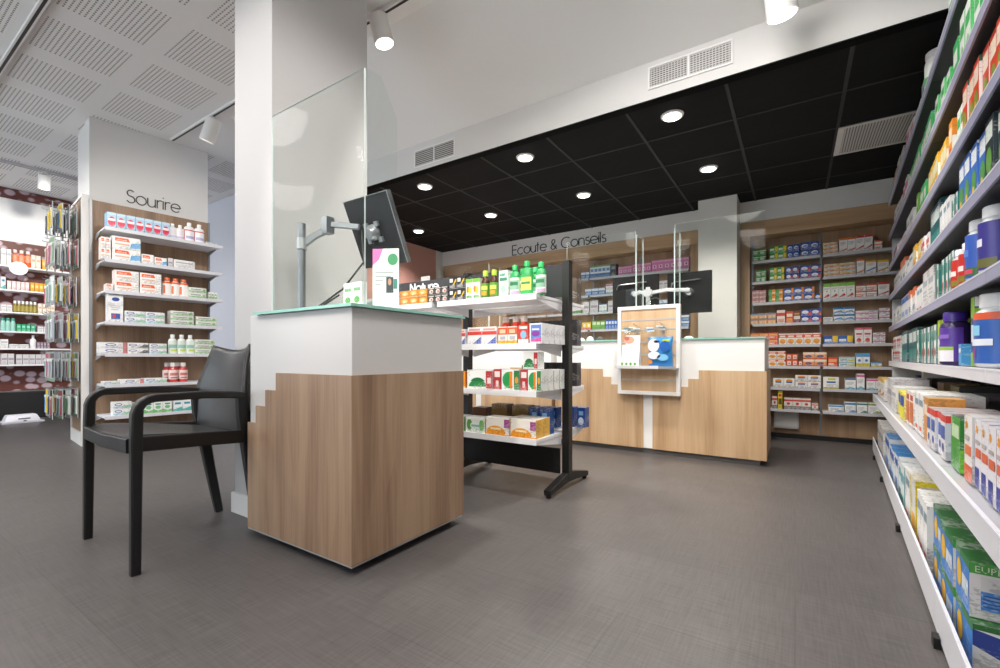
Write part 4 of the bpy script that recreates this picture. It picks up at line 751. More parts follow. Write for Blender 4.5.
BW = Fix((0, 6.2), 0); G8 = 'medicine boxes on the back wall'
RW = ['top', 'second', 'third', 'fourth', 'fifth', 'sixth', 'seventh', 'lowest']
def back(i, rows, side='R'):
    stock(BW, ROWZ[i], .212, f"on the {RW[i]} back shelf", 'column', rows, 'medicine_box', 'medicine box', G8, 1 if side == 'R' else -1, .003, .11)
back(0, [(753, 766, 2, .072, 'green', 'green box', 2), (769.6, 786.7, 2, .078, 'greenyellow', 'green and yellow box', 2), (787.2, 799.5, 2, .076, 'blueswoosh', 'blue white-swoosh box', 2), (800.4, 820, 2, .08, 'blueswoosh', 'blue white-swoosh box', 2),
 (823, 838, 1, .042, 'stripeyellow', 'yellow-striped white box', 3), (839, 856, 2, .158, 'whiteorange', 'tall orange-topped box'), (856, 873, 2, .168, 'whitered', 'tall red-topped box'), (874.3, 882.5, 1, .1, 'redlow', 'small red-topped box')])
back(1, [(756, 766, 2, .07, 'green', 'green box', 2), (769.6, 784.5, 2, .078, 'greenyellow', 'green and yellow box', 2), (785.8, 799, 2, .074, 'bluered', 'blue and red box', 2), (800, 821, 2, .074, 'bluered', 'blue and red box', 2),
 (823.7, 855.8, 2, .045, 'stripeyellow', 'yellow-striped white box', 3), (856.5, 864.5, 1, .165, 'whiteorange', 'tall orange-topped box'), (865.5, 876.5, 1, .135, 'whiteblue', 'yellow-topped box with blue stripe'), (877.5, 889, 1, .13, 'whiteyellow', 'yellow-topped white box')])
back(2, [(752, 766, 2, .05, 'pinkred', 'dull pink box', 3), (768.7, 783, 2, .074, 'greenorange', 'green and orange box', 2), (783.6, 814.5, 3, .075, 'blueorange', 'blue and orange box', 2), (815, 821.7, 1, .07, 'blueorange', 'blue and orange box'),
 (823, 855, 4, .17, 'greentop', 'green-topped white box'), (855.8, 877, 2, .066, 'redlow', 'flat red-topped box', 2), (878, 889.5, 1, .145, 'whitered', 'tall red-topped box')])
back(3, [(750, 776, 3, .062, 'orangeblue', 'pale orange and blue box', 2), (776.8, 785.2, 1, .15, 'redtall', 'tall red and white box'), (786, 793, 1, .13, 'redband', 'red and cream box'), (793.6, 800.2, 1, .13, 'darkred', 'dark red box'), (800.8, 821.5, 2, .075, 'bluered', 'blue and red box', 2),
 (823, 833, 1, .05, 'plainwhite', 'low white box'), (833.5, 854.8, 2, .074, 'bluewave', 'white box with blue waves', 2), (855.4, 878, 1, .052, 'pinkstripe', 'pink-striped white box', 2), (879, 890, 1, .06, 'pinkstripe', 'pink-striped white box', 2)])
back(4, [(750, 777.8, 3, .07, 'redorange', 'red-orange box', 2), (778.5, 821, 5, .125, 'orangewhite', 'orange and white box'),
 (823.7, 853, 2, .088, 'blueyellow', 'blue and yellow box'), (854.8, 872, 2, .17, 'whiteredtall', 'tall white box with red tomato mark'), (872.8, 885.5, 2, .056, 'pinkstripe', 'pink-striped white box', 2)])
back(5, [(768, 785.7, 2, .085, 'orangewhite', 'orange and white box', 2), (786.2, 797.8, 2, .068, 'squarered', 'orange square box', 2), (798.2, 802.6, 1, .064, 'squarered', 'orange square box'), (803, 827, 2, .078, 'orangenavy', 'orange box with dark fruit', 2), (828, 837.4, 1, .1, 'redorange', 'red-orange box'),
 (838.8, 855.2, 1, .052, 'tealyellow', 'flat teal and yellow box', 2), (856, 870, 2, .145, 'bluelemon', 'tall blue and lemon box'), (870.8, 882, 1, .05, 'bluelemon', 'low blue and lemon box')])
back(6, [(773, 794.8, 2, .105, 'logo', 'white box with orange sun'), (795.2, 821.2, 2, .072, 'logo', 'white box with orange sun', 2), (823, 839, 1, .13, 'logogreen', 'white box with lime mark'), (845, 856, 1, .12, 'tealfoot', 'white box with teal foot'), (856.6, 864.8, 1, .17, 'pinkfoot', 'tall pink-topped white box'), (866.5, 885, 2, .12, 'pinkfoot', 'pink-topped white box')])
back(7, [(772, 777.3, 1, .14, 'greyred', 'red and white box'), (777.8, 782.4, 1, .2, 'yellowside', 'yellow upright box'), (784, 811, 3, .13, 'greyred', 'red, white and grey box'), (811.6, 818.4, 1, .08, 'greyred', 'red, white and grey box'),
 (828.5, 844, 1, .072, 'bluefoot', 'low blue-banded white box'), (844.6, 856, 1, .112, 'bluefoot', 'tall blue-banded white box'), (856.6, 867.6, 1, .112, 'greenfoot', 'green-banded white box'), (868.2, 881, 1, .112, 'olivefoot', 'olive-banded white box')])
back(0, [(581, 589.5, 2, .1, 'bluewhite', 'blue and white box', 1), (590, 610, 5, .17, 'bluebaby', 'white and blue carton'), (610.5, 616, 1, .17, 'dark', 'dark carton'), (618, 632, 3, .115, 'pinkbox', 'pink box'), (632.3, 651, 4, .13, 'pinkbox', 'pink box'), (651.5, 689.5, 6, .15, 'pinkbox', 'pink box')], 'L')
back(1, [(585, 605, 3, .1, 'bluewhite', 'blue and white box'), (605.6, 613.7, 2, .14, 'pinkfoot', 'pink and blue box'), (616, 634, 4, .12, 'bluewhite', 'blue and white box'), (640, 688, 8, .12, 'plainwhite', 'plain white box')], 'L')
back(2, [(570, 581, 2, .075, 'limegreen', 'lime green box'), (582.5, 589.2, 1, .16, 'plaingrey', 'white and grey box'), (590, 598, 1, .17, 'plaingrey', 'white and grey box'), (599, 606.8, 2, .12, 'tealfoot', 'white box with teal foot'), (608, 614, 1, .15, 'plaingrey', 'white and grey box'), (640, 688, 7, .12, 'bluewhite', 'blue and white box')], 'L')
back(3, [(582, 591, 2, .11, 'yellowred', 'yellow and red box'), (592, 605, 3, .125, 'limegreen', 'lime green box'), (605.4, 617.2, 4, .13, 'royal', 'royal blue box'), (674, 689.5, 2, .075, 'bluewhite', 'blue and white box', 2)], 'L')
m = MB(); m.box(-.12, -.05, 0, .12, 0, .2, P('c9c6c2', .5)); o = tag(m.build('wall_box', None, (-.085, 6.1695, .11)), 'low white box fixed to the oak panel under the back shelves', 'wall box'); m = MB(); m.box(-.105, -.053, .015, .105, -.0505, .185, P('d6d3cf', .5)); m.build('cover', o)
link('parcel', carton('plaingrey', .2, .26, .2), None, (-.33, 5.88, .001)); tag(bpy.data.objects['parcel'], 'pale cardboard parcel on the floor behind the back counter', 'parcel')

# ================================================================== BACK COUNTERS
def back_counter(cx, label):
    t = thing('service_counter', label, 'counter', (cx, 4.76, 0)); H = .985; y0 = -.36; y1 = .36
    b = MB(); b.box(-H + .03, y0 + .04, 0, H - .05, y1 - .05, .048, P('6f6c6a', .5)); b.build('plinth', t)
    b = MB(); b.box(-H + .012, y0 + .012, .052, H - .016, y1, 1.088, P('eeedeb', .4)); b.build('white_body', t)
    steps = [(.455, .73), (.365, .655), (.275, .58)]
    ol = stepped(H, H, .81, .05, steps, .045)
    w = MB(); w.prism(ol, y0, y0 + .0118, OAKB); w.build('wood_front', t)
    w = MB(); w.prism([(-x, z) for x, z in reversed(ol)], y0, y0 + .0118, OAKB); w.build('wood_front', t)
    for s in (-1, 1): w = MB(); a, c_ = sorted((s * (H - .0118), s * H)); w.box(a, y0 + .012, .05, c_, y1, .81, OAKB); w.build('wood_side', t)
    w = MB(); w.box(-H, y0 - .01, 1.089, H - .005, y1, 1.103, TEAL, {1: P('d8dedc', .1)}); w.build('glass_top', t)
back_counter(-1.185, 'oak and white back counter with the framed display panel on its front')
back_counter(-3.20, 'oak and white back counter hidden behind the black shelf stand')
BT = 1.1045
def bpane(x0, x1, y, h, label):
    a = MB(); w = (x1 - x0) / 2; a.box(-w, -.005, 0, w, .005, h, CLEAR, {3: EDGE, 5: EDGE, 1: EDGE})
    return a, ((x0 + x1) / 2, y, BT)
a, l1 = bpane(on_y(675, 4.5), on_y(765, 4.5), 4.5, 1.09, ''); b = MB(); b.box(-.005, 0, 0, .005, .24, 1.06, CLEAR, {2: EDGE, 4: EDGE, 1: EDGE})
screen('glass_screen', 'clear acrylic screen on the back counter in front of the white column', [(l1, a), ((on_y(675, 4.5) - .006, 4.506, BT), b)])
a, l1 = bpane(on_y(567, 4.5), on_y(635.5, 4.5), 4.5, 1.08, ''); b = MB(); b.box(-.005, 0, 0, .005, .24, 1.05, CLEAR, {2: EDGE, 4: EDGE, 1: EDGE})
screen('glass_screen', 'clear acrylic screen on the back counter between display panel and black stand', [(l1, a), ((on_y(635.5, 4.5) + .006, 4.506, BT), b)])
a, l1 = bpane(-4.0, -3.2, 4.62, 1.0, ''); b = MB(); b.box(-.005, 0, 0, .005, .24, .98, CLEAR, {2: EDGE, 4: EDGE, 1: EDGE})
screen('glass_screen', 'clear acrylic screen on the hidden back counter beyond the black stand', [(l1, a), ((-3.194, 4.626, BT), b)])
# two monitors on one stand
def flat_monitor(u0, u1, v0, v1, y, label):
    x0, x1 = on_y(u0, y), on_y(u1, y); d = depth((x0 + x1) / 2, y); z0, z1 = CAM_H + (HY - v1) / F_PX * d, CAM_H + (HY - v0) / F_PX * d
    t = thing('monitor', label, 'monitor', ((x0 + x1) / 2, y, (z0 + z1) / 2)); w, h = (x1 - x0) / 2, (z1 - z0) / 2
    m = MB(); m.box(-w, -.015, -h, w, .018, h, P('111113', .6, 0, .25)); m.build('screen_back', t, bevel=.004)
    m = MB(); m.tube([(-w * .8, -.022, h * .3), (-w * .75, -.022, h * .5), (-w * .6, -.022, h * .55), (w * .5, -.022, h * .6)], .006, P('6c6d70', .3, .5), 6); m.build('handle', t)
    m = MB(); m.lathe([(.05, 0), (.05, .02), (.025, .05)], CHROME, 12); m.v = [(x, -z - .016, y) for x, y, z in m.v]; m.build('mount', t)
    return t
flat_monitor(613, 659, 276, 312, 4.98, 'black monitor back on silver arm above the display panel')
flat_monitor(667.5, 712, 272, 313, 4.93, 'black monitor back on silver arm in front of the white column')
t = thing('monitor_stand', 'silver twin-arm monitor stand on the back counter behind the display panel', 'monitor stand', (on_y(648, 4.82), 4.82, BT))
m = MB(); m.lathe([(.06, 0), (.06, .015), (.03, .02)], P('d4d6d8', .4, .1), 16); m.lathe([(.022, .02), (.022, .56)], P('d4d6d8', .4, .1), 14); m.build('pole', t)
for s, xe, ye in ((-1, on_y(636, 4.9) - on_y(648, 4.82), .05), (1, on_y(689, 4.82) - on_y(648, 4.82), .02)):
    m = MB(); zz = .50
    if s < 0: m.box(-.035, -.03, zz - .035, .035, .03, zz + .035, P('d4d6d8', .4, .1))
    m.sweep([(s * .036, 0, zz), (xe * .5, -.05, zz + .01), (xe, ye - .01, zz)], (0, 0, 1), .035, .03, P('d4d6d8', .4, .1)); m.build('arm', t)
t = thing('sweet_jar', 'clear domed plastic jar on the back counter behind the display panel', 'jar', (on_y(655, 4.55), 4.55, BT))
m = MB(); m.lathe([(.09, 0), (.092, .02), (.092, .30)], CLEAR2, 24); m.build('jar_body', t)
m = MB(); m.lathe([(.1, .302), (.1, .31), (.092, .35), (.065, .385), (.03, .405), (.012, .41)], GLASS('eef2f2', 2.5, 'dome'), 24); m.build('dome_lid', t)
m = MB(); m.box(-.09, -.07, 0, .09, .07, .012, P('3a3a3c', .5)); tag(m.build('writing_pad', None, (on_y(713, 4.62) + .0, 4.75, BT), .1), 'flat dark pad lying on the back counter under the acrylic screen', 'pad')
for u, w_, h_, cl, lab in ((581, .09, .03, 'efefec', 'crumpled white paper on the back counter beside the black stand'), (590, .1, .045, 'f3f3f1', 'white tissue pack on the back counter near the display panel'), (600, .1, .04, '3c3a3c', 'small dark card reader on the back counter near the display panel')):
    m = MB(); m.lathe([(w_ * .5, 0), (w_ * .48, h_ * .4), (w_ * .3, h_ * .85), (w_ * .1, h_)], P(cl, .6), 9, sy=.6)
    tag(m.build('card_reader' if cl[0] == '3' else 'paper_pack', None, (on_y(u, 4.56), 4.56, BT), u), lab, 'counter item')
m = MB(); m.lathe([(.045, 0), (.04, .015), (.02, .028)], P('f0f0ee', .6), 9, sy=.5); tag(m.build('paper_pack', None, (on_y(688, 4.62), 4.66, BT)), 'low white paper pack on the back counter beside the framed display panel', 'counter item')

# framed slat panel hung on the counter front
PX0, PX1, PY = -1.456, -.876, 4.345
t = thing('display_panel', 'white framed oak slat panel hung on the back counter front', 'display panel', ((PX0 + PX1) / 2, PY, .572)); w = (PX1 - PX0) / 2; h = .845
m = MB(); m.box(-w + .03, -.008, .03, w - .03, .012, h - .03, WOOD('oak_panel', 'bd9a74', 'cfae88', 'dabd9a')); m.build('panel', t)
m = MB(); m.box(-w, -.02, 0, w, .03, .034, WHITE); m.box(-w, -.02, h - .034, w, .03, h, WHITE)
for a in (-w, w - .034): m.box(a, -.02, .034, a + .034, .03, h - .034, WHITE)
m.build('frame', t, bevel=.002)
m = MB()
for z in (.14, .26, .38, .5, .62, .71): m.box(-w + .034, -.0105, z - .008, w - .034, -.0081, z + .008, P('c2bfbb', .35, .3))
m.build('slat_rail', t)
m = MB(); m.box(-w + .01, -.15, .255, w - .01, -.0212, .262, SHELFW); m.box(-w + .02, -.155, .25, w * .45, -.1505, .278, P('d9dadd', .4)); m.box(w * .45, -.156, .25, w - .01, -.1505, .274, P('9aa0a6', .3, .2)); m.build('shelf', t)
for i, x in enumerate((-.1, .14)):
    m = MB(); m.tube([(x, -.011, .66), (x, -.12, .66), (x, -.13, .672)], .004, CHROME, 6); m.build('hook', t)
    m = MB(); m.box(x - .012, -.014, .58, x + .012, -.0085, .62, P('9ea2a8', .4)); m.build('price_tag', t)
ox, oz = (PX0 + PX1) / 2, .572
for i, (x, cl, lab) in enumerate(((-.14, '6f8f94', 'clear pouch of grey-green swabs hanging on the display panel hook'), (.08, '7ea6d8', 'clear pouch of blue swabs hanging on the display panel hook'))):
    m = MB(); m.hexa(((-.1, -.03, .03), (.1, -.03, .03), (.1, .03, .03), (-.1, .03, .03), (-.085, -.012, .105), (.085, -.012, .105), (.085, .012, .105), (-.085, .012, .105)), CLEAR2); o = tag(m.build('pouch', None, (ox + x, PY - .062, oz + .61 - .06)), lab, 'pouch')
    m = MB(); random.seed(3 + i)
    for j in range(7): a = random.uniform(-.07, .07); m.tube([(a - .03, random.uniform(-.02, .02), .045 + .008 * j), (a + .03, random.uniform(-.02, .02), .05 + .006 * j)], .007, P(cl if j % 2 else 'e8ecee', .4), 6)
    m.build('contents', o)
t = thing('leaflet_box', 'white leaflet dispenser with a pink hand picture on the display panel shelf', 'leaflet box', (ox - .135, PY - .09, oz + .2635))
m = MB(); m.hexa(((-.085, -.05, 0), (.085, -.05, 0), (.085, .03, 0), (-.085, .03, 0), (-.08, -.012, .21), (.085, -.012, .21), (.085, .03, .21), (-.08, .03, .21)), P('f0f0ee', .5)); m.build('body', t)
m = MB(); m.box(-.05, .0, .211, .085, .006, .30, P('f3ebe6', .5)); m.poly([(-.02 + .05 * math.cos(a * .4), -.0012, .255 + .035 * math.sin(a * .4)) for a in range(16)], P('e2a890', .5)); m.poly([(-.04 + .025 * math.cos(a * .4), -.0018, .27 + .02 * math.sin(a * .4)) for a in range(16)], P('c86a5a', .5)); m.build('picture', t)
m = MB()
for i in range(4): m.poly([(-.07 + .04 * i + .012 * math.cos(a * .45), -.052 + .0064 * .0, .03 + .014 * math.sin(a * .45)) for a in range(14)], P('6fae5a', .5))
m.build('green_mark', t)
t = thing('snack_bag', 'blue and white plastic bag standing on the display panel shelf', 'bag', (ox + .135, PY - .085, oz + .2635))
m = MB(); n = 10
for i in range(n + 1):
    z = .28 * i / n; th = .004 + .045 * math.sin(PI * min(1, max(0, i / n))) ** .7
    for k in range(16): a = 2 * PI * k / 16; m.v.append((.11 * (1 - .06 * math.sin(PI * i / n)) * math.copysign(abs(math.cos(a)) ** .5, math.cos(a)), th * math.sin(a), z))
for i in range(n):
    for k in range(16): m.face((i * 16 + k, i * 16 + (k + 1) % 16, (i + 1) * 16 + (k + 1) % 16, (i + 1) * 16 + k), P('2f86cc', .3), True)
m.build('bag', t)
m = MB()
for cx_, cz_, rx, rz, cl in ((-.05, .2, .05, .06, 'f0f4f8'), (-.045, .11, .055, .035, 'e8f0f8'), (.05, .19, .045, .05, '1f5fb0'), (.03, .09, .05, .03, '7fbfe8'), (-.02, .235, .03, .012, '2f5fb0'), (.06, .245, .035, .012, 'b8d04a'), (-.08, .05, .02, .02, 'e08a3a')):
    m.poly([(cx_ + rx * math.cos(a * .4), -.056, cz_ + rz * math.sin(a * .4)) for a in range(16)], P(cl, .35))
m.build('print', t)

# ================================================================== BLACK SHELF STAND
GX = [-1.36, -2.25, -3.14]; GY = 2.95; GZ = [1.335, 1.015, .705, .395]
t = thing('gondola', 'black double-sided shelf stand with white shelves between the counters', 'shelf stand', (-2.25, GY, 0))
for gx in GX:
    x = gx + 2.25
    m = MB(); m.box(x - .026, -.03, .05, x + .026, .03, 1.615, BLACK, {}); 
    for i in range(60): m.box(x + .0255, -.006, .1 + i * .025, x + .0264, .006, .108 + i * .025, P('3a3a3c', .5))
    m.build('post', t, bevel=.0)
    m = MB(); m.sweep([(x, -.31, .035), (x, -.1, .07), (x, 0, .08), (x, .1, .07), (x, .33, .035)], (1, 0, 0), .05, [.035, .06, .07, .06, .035], BLACK, .15)
    for y in (-.29, .31): m.lathe([(.018, 0), (.018, .014), (.008, .02)], BLACK, 10, (x, y))
    m.build('foot', t)
for k in range(2):
    a, b = GX[k + 1] + 2.25 + .027, GX[k] + 2.25 - .027
    m = MB(); m.box(a, -.075, .11, b, -.055, .285, BLACK); m.build('base_panel', t)
    m = MB(); m.box(a, -.008, 1.36, b, .008, 1.60, P('2c2c30', .4)); m.build('header_panel', t)
    for zi, z in enumerate(GZ):
        for s in (-1, 1):
            m = MB(); dp = .405 if s < 0 else .36
            y0, y1 = sorted((s * .035, s * dp)); m.box(a, y0, z - .02, b, y1, z, SHELFW)
            ya, yb = sorted((s * dp, s * (dp + .008))); m.box(a, ya, z - .034, b, yb, z + .006, P('f0f0f2', .35))
            o = m.build('shelf', t)
            for xx in (a + .006, b - .006):
                m = MB(); p = [(s * .036, z - .085), (s * dp * .97, z - .034), (s * dp * .97, z - .0205), (s * .036, z - .0205)]
                if s < 0: p = p[::-1]
                m.prism(p, -.003, .003, P('e4e4e6', .4)); m.v = [(xx + y, x, zz) for x, y, zz in m.v]; m.build('bracket', o)
m, L_ = lettering('Nature', .078, .013, .003, P('f4f4f4', .4)); x0 = on_y(410.5, 2.94); k_ = (on_y(439, 2.94) - x0) / L_; m.v = [(x * k_, y, z) for x, y, z in m.v]
m.build('lettering', t, (x0 + 2.25, -.0085, 1.507), label='white word Nature on the black header')
GO = Fix((0, GY), 0); GB = Fix((0, GY), PI)
GN = ['top', 'second', 'third', 'lowest']
def loose(me, fix, t_, w_, z, lab, nm='health_box', cat='health product box', rz=0): tag(link(nm, me, None, fix.at(t_, w_, z), fix.th + rz), lab, cat)
def gond(i, rows, back=0): stock(GO, GZ[i], .395 - back, f'on the {GN[i]} stand shelf', 'end post', rows, 'health_box', 'health product box', 'boxes on the black shelf stand', -1, .003, .1)
gond(0, [(392, 427, 4, .058, 'orangeround', 'orange fruit box', 2), (427.5, 448, 3, .06, 'blackfruit', 'black berry box', 2), (449, 465, 2, .09, 'blackyellow', 'black and yellow box', 2), (465.6, 479.6, 2, .15, 'whitelime', 'white and lime box'), (498.4, 507.6, 1, .19, 'whitegreen', 'tall white and green box', 1, .08, .04)])
bottle_proto('syrup', 'syrup_bottle', .2, .03, P('4a2412', .15), P('a8cf3e', .4), P('5f9e3a', .4), 'round', .62, .2, (.08, .55), [(.5, .8, .1, .9, 'd8dc6a'), (.12, .4, .2, .8, 'e8a03c')])
bottles(GO, GZ[0], .35, (485.6, 494.2), 'syrup', 'brown syrup bottle with lime cap', 'on the top stand shelf', 'end post', 'bottle', 'brown syrup bottles on the black stand', -1, .0)
bottle_proto('rinse', 'mouthwash_bottle', .215, .036, P('2f9c58', .2), P('35c46a', .35), P('dfe8e0', .4), 'flat', .5, .17, (.06, .6), [(.3, .85, .05, .95, '8fb8a0'), (.55, .75, .15, .85, '2f7a50'), (.0, .22, .3, .95, 'c8a0c0')])
bottle_proto('rinseB', 'mouthwash_bottle', .235, .044, P('2a9a50', .2), P('2fba62', .35), P('35a45a', .4), 'flat', .45, .16, (.05, .62), [(.2, .85, .1, .9, 'e6dc6a'), (.5, .62, .2, .8, '3f8a50')])
bottles(GO, GZ[0], .34, (515, 541), 'rinse', 'green mouthwash bottle with pale label', 'on the top stand shelf', 'end post', 'bottle', 'green mouthwash bottles on the black stand', -1)
bottles(GO, GZ[0], .33, (527,), 'rinseB', 'large green mouthwash bottle with yellow label', 'on the top stand shelf', 'end post', 'bottle', 'green mouthwash bottles on the black stand', -1)
bottles(GO, GZ[0], .20, (523, 535.5), 'rinse', 'green mouthwash bottle behind the others', 'on the top stand shelf', 'end post', 'bottle', 'green mouthwash bottles on the black stand', -1)
gond(1, [(448, 465.5, 2, .115, 'redblue', 'red, white and blue box'), (467.5, 496.5, 2, .125, 'redblue', 'red, white and blue box'), (498, 517, 2, .12, 'orangeredtop', 'red-topped orange box'), (517.6, 528.3, 1, .128, 'redcircle', 'red box with pale blue disc'), (529, 541.5, 1, .135, 'purplepink', 'blue, purple and pink box')])
xa, xb = on_y(529, 2.555), on_y(541.5, 2.555)
for k in range(1, 4): loose(carton('purplepink', xb - xa - .004, .132, .078), GO, (xa + xb) / 2, .395 - .058 - .086 * k, GZ[1] + .0015, f'{["", "second", "third", "last"][k]} white-sided box behind the blue, purple and pink box')
bottle_proto('vita', 'vitamin_bottle', .2, .032, P('e8532e', .3), P('f2efe8', .4), P('dd4a2c', .4), 'round', .75, .2, (.1, .75), [(.55, .8, .1, .9, 'f2b83a')])
bottles(GO, GZ[1], .22, (506, 516, 524), 'vita', 'red vitamin bottle with pale cap', 'on the second stand shelf', 'end post', 'bottle', 'red vitamin bottles on the black stand', -1)
gond(2, [(452, 465, 1, .12, 'orangeround', 'orange box'), (467, 492.6, 1, .135, 'greenround', 'green arch and red box'), (493.4, 500.4, 1, .142, 'redthree', 'narrow red box'), (501, 519, 1, .142, 'halfround', 'white box with green half circle'), (520, 527, 1, .14, 'redthree', 'narrow red box'), (527.6, 541, 1, .142, 'halfround', 'white box with green half circle')])
xa, xb = on_y(527.6, 2.555), on_y(541, 2.555)
for k in range(1, 4): loose(carton('greenround', xb - xa - .004, .138, .078), GO, (xa + xb) / 2, .395 - .058 - .086 * k, GZ[2] + .0015, f'{["", "second", "third", "last"][k]} white-sided box behind the green half circle by the end post')
loose(carton('greenround', .15, .12, .1), GO, on_y(480, 2.72), .22, GZ[2] + .0015, 'green arch box standing in the second row behind, near the inner post')
loose(carton('redthree', .05, .125, .1), GO, on_y(494, 2.72), .22, GZ[2] + .0015, 'narrow red box in the second row of the third stand shelf')
loose(carton('greenround', .11, .115, .09), GO, on_y(533.2, 2.6), .345, GZ[2] + .1455, 'green arch box lying on top of the front boxes nearest the end post')
loose(carton('cardboard', .2, .13, .1), GO, on_y(511, 2.84), .11, GZ[2] + .0015, 'brown cardboard carton in the middle of the third stand shelf', 'cardboard_carton', 'carton')
loose(carton('cardboard', .08, .165, .1), GO, on_y(530, 2.84), .11, GZ[2] + .0015, 'tall brown cardboard carton on the third stand shelf', 'cardboard_carton', 'carton')
gond(3, [(452, 464, 1, .11, 'leaf', 'green leaf-print box'), (465, 485, 1, .11, 'leaf', 'green leaf-print box'), (485.8, 509.6, 1, .125, 'honey', 'white and honey-orange box'), (510.2, 536, 1, .125, 'honey', 'white and honey-orange box')])
gond(3, [(514, 543, 1, .125, 'honey', 'white and honey-orange box behind the others')], .11)
loose(carton('cardred', .12, .15, .1), GO, on_y(482, 2.82), .12, GZ[3] + .0015, 'reddish brown carton at the back of the lowest stand shelf', 'cardboard_carton', 'carton')
for i, u in enumerate((502, 522)): loose(carton('cardboard', .132, .185, .1), GO, on_y(u, 2.82) + .004 * i, .12, GZ[3] + .0015, ['brown cardboard carton on the lowest shelf, next to the reddish one', 'brown cardboard carton on the lowest shelf, next to the blue boxes'][i], 'cardboard_carton', 'carton')
for i, (u, y, z_) in enumerate(((537, 2.80, .18), (547, 2.80, .18), (534, 3.12, .15), (545, 3.12, .15), (555, 3.12, .15))):
    tag(link('health_box', carton('bluetooth', .07, z_, .08), None, (on_y(u, y), y, GZ[3] + .0015)), None, 'health product box', 'blue boxes on the lowest stand shelf'); pend(bpy.context.scene.objects[COL.objects[-1].name], 'blue box', 'inner post', 'on the lowest stand shelf', u)
for i, u in enumerate((572, 583)):
    y = 3.22; o = tag(link('health_box', carton('bluetooth', .065, .15, .08), None, (min(on_y(u, y), GX[0] - .06 + .07 * i - .0), y, GZ[3] + .0015)), ['blue box at the rear side of the lowest shelf, partly behind the end post', 'blue box at the rear corner of the lowest shelf beyond the end post'][i], 'health product box')
for zi, des, wd in ((0, 'bronze', 'bronze'), (1, 'dark', 'dark grey'), (2, 'dark', 'dark grey')):
    for k in range(5): o = tag(link('health_box', carton(des, .07, .2 if zi < 2 else .18, .08), None, (GX[0] - .07 - .085 * k, 3.24, GZ[zi] + .0015), PI), None, 'health product box', 'dark boxes on the rear of the stand'); pend(o, wd + ' box on the rear', 'end post', f'of the {GN[zi]} stand shelf', k)
t = thing('price_holder', 'small clear acrylic sign standing on the stand header beside the dark board', 'sign holder', (on_y(425, 3.06), 3.06, GZ[0] + .001))
m = MB(); m.box(-.14, 0, 0, .14, .004, .36, CLEAR2); m.build('acrylic_sheet', t); m = MB(); m.box(-.14, -.04, 0, .14, -.0005, .004, CLEAR2); m.build('base', t); m = MB(); m.box(-.05, -.0015, .2, .06, -.0004, .33, P('e6e4e0', .5)); m.build('card', t)

# ================================================================== ORAL CARE PILLAR
SR = [2.235, 1.915, 1.60, 1.285, .963, .65, .33]
t = thing('wall_shelving', 'oak-backed oral care shelving with seven white shelves on the white pillar', 'shelving', SO.at(.55, 0), SO.th)
m = MB(); m.box(-.55, -.03, .06, .55, -.001, 2.585, OAK); m.build('back_panel', t)
for x in (-.545, .545): m = MB(); m.box(x - .012, -.05, .06, x + .012, -.0305, 2.585, P('8f9094', .4, .5)); m.build('upright', t)
for z in SR:
    m = MB(); m.box(-.50, -.45, z - .018, .56, -.052, z, SHELFW); m.box(-.50, -.458, z - .03, .56, -.4505, z + .004, P('d8d8df', .35)); o = m.build('shelf', t)
    for x in (-.505, .535): m = MB(); m.prism([(.05, z - .07), (.3, z - .03), (.3, z - .019), (.05, z - .019)][::1], -.003, .003, P('9a9b9e', .4, .4)); m.v = [(x + b, -a, c_) for a, b, c_ in m.v]; m.build('bracket', o)
e = thing('toothbrush_rack', 'oak end panel with white frame and hooks full of toothbrushes', 'display panel', SO.at(-.03, 0), SO.th)
m = MB(); m.box(-.025, .01, .14, 0, .6, 2.60, OAK); m.build('panel', e)
m = MB(); m.box(-.035, -.03, 0, .024, .009, 2.63, P('e6e3e0', .5)); m.box(-.035, .01, 0, 0, .6, .139, P('e6e3e0', .5)); m.box(-.035, .601, 0, 0, .635, 2.63, P('e6e3e0', .5)); m.box(-.035, .01, 2.601, 0, .6, 2.63, P('e6e3e0', .5)); m.build('frame', e)
HZ = [2.52, 2.17, 1.77, 1.39, .985, .60]; HW = [.1, .3, .5]
for z in HZ:
    for w_ in HW:
        m = MB(); m.tube([(-.026, w_, z), (-.26, w_, z), (-.275, w_, z + .012)], .004, CHROME, 6); m.build('hook', e)
BR = []
for i, (cl, c2, bg) in enumerate((('4f8fd0', 'e8c83a', 'bcc4ca'), ('7a8a98', '4a4a50', 'a9aeb2'), ('b8506a', '7a9a78', 'c2c2c6'), ('4f8f84', 'a85064', 'b6c0bc'), ('5a9a6a', 'e0e4e0', 'aab2b0'), ('6a86a8', 'b8806a', 'b2b8c2'), ('8a8f96', 'b0b4ba', 'b9bcc0'))):
    m = MB(); m.box(-.06, -.003, -.3, .06, .003, 0, P(bg, .35)); m.box(-.06, -.0036, -.06, .06, -.0031, -.012, P(c2, .4)); m.box(-.06, -.0036, -.3, .06, -.0031, -.27, P('7d9c80' if i % 2 else '8f9498', .4))
    for x, q in ((-.036, cl), (.0, 'b9bec2'), (.036, c2)): m.tube([(x, -.008, -.075), (x * 1.2, -.008, -.15), (x, -.008, -.26)], [.009, .006, .009], P(q, .4), 6); m.box(x - .005, -.017, -.095, x + .005, -.008, -.07, P('f2f4f6', .5))
    BR.append(m.mesh('toothbrush_pack'))
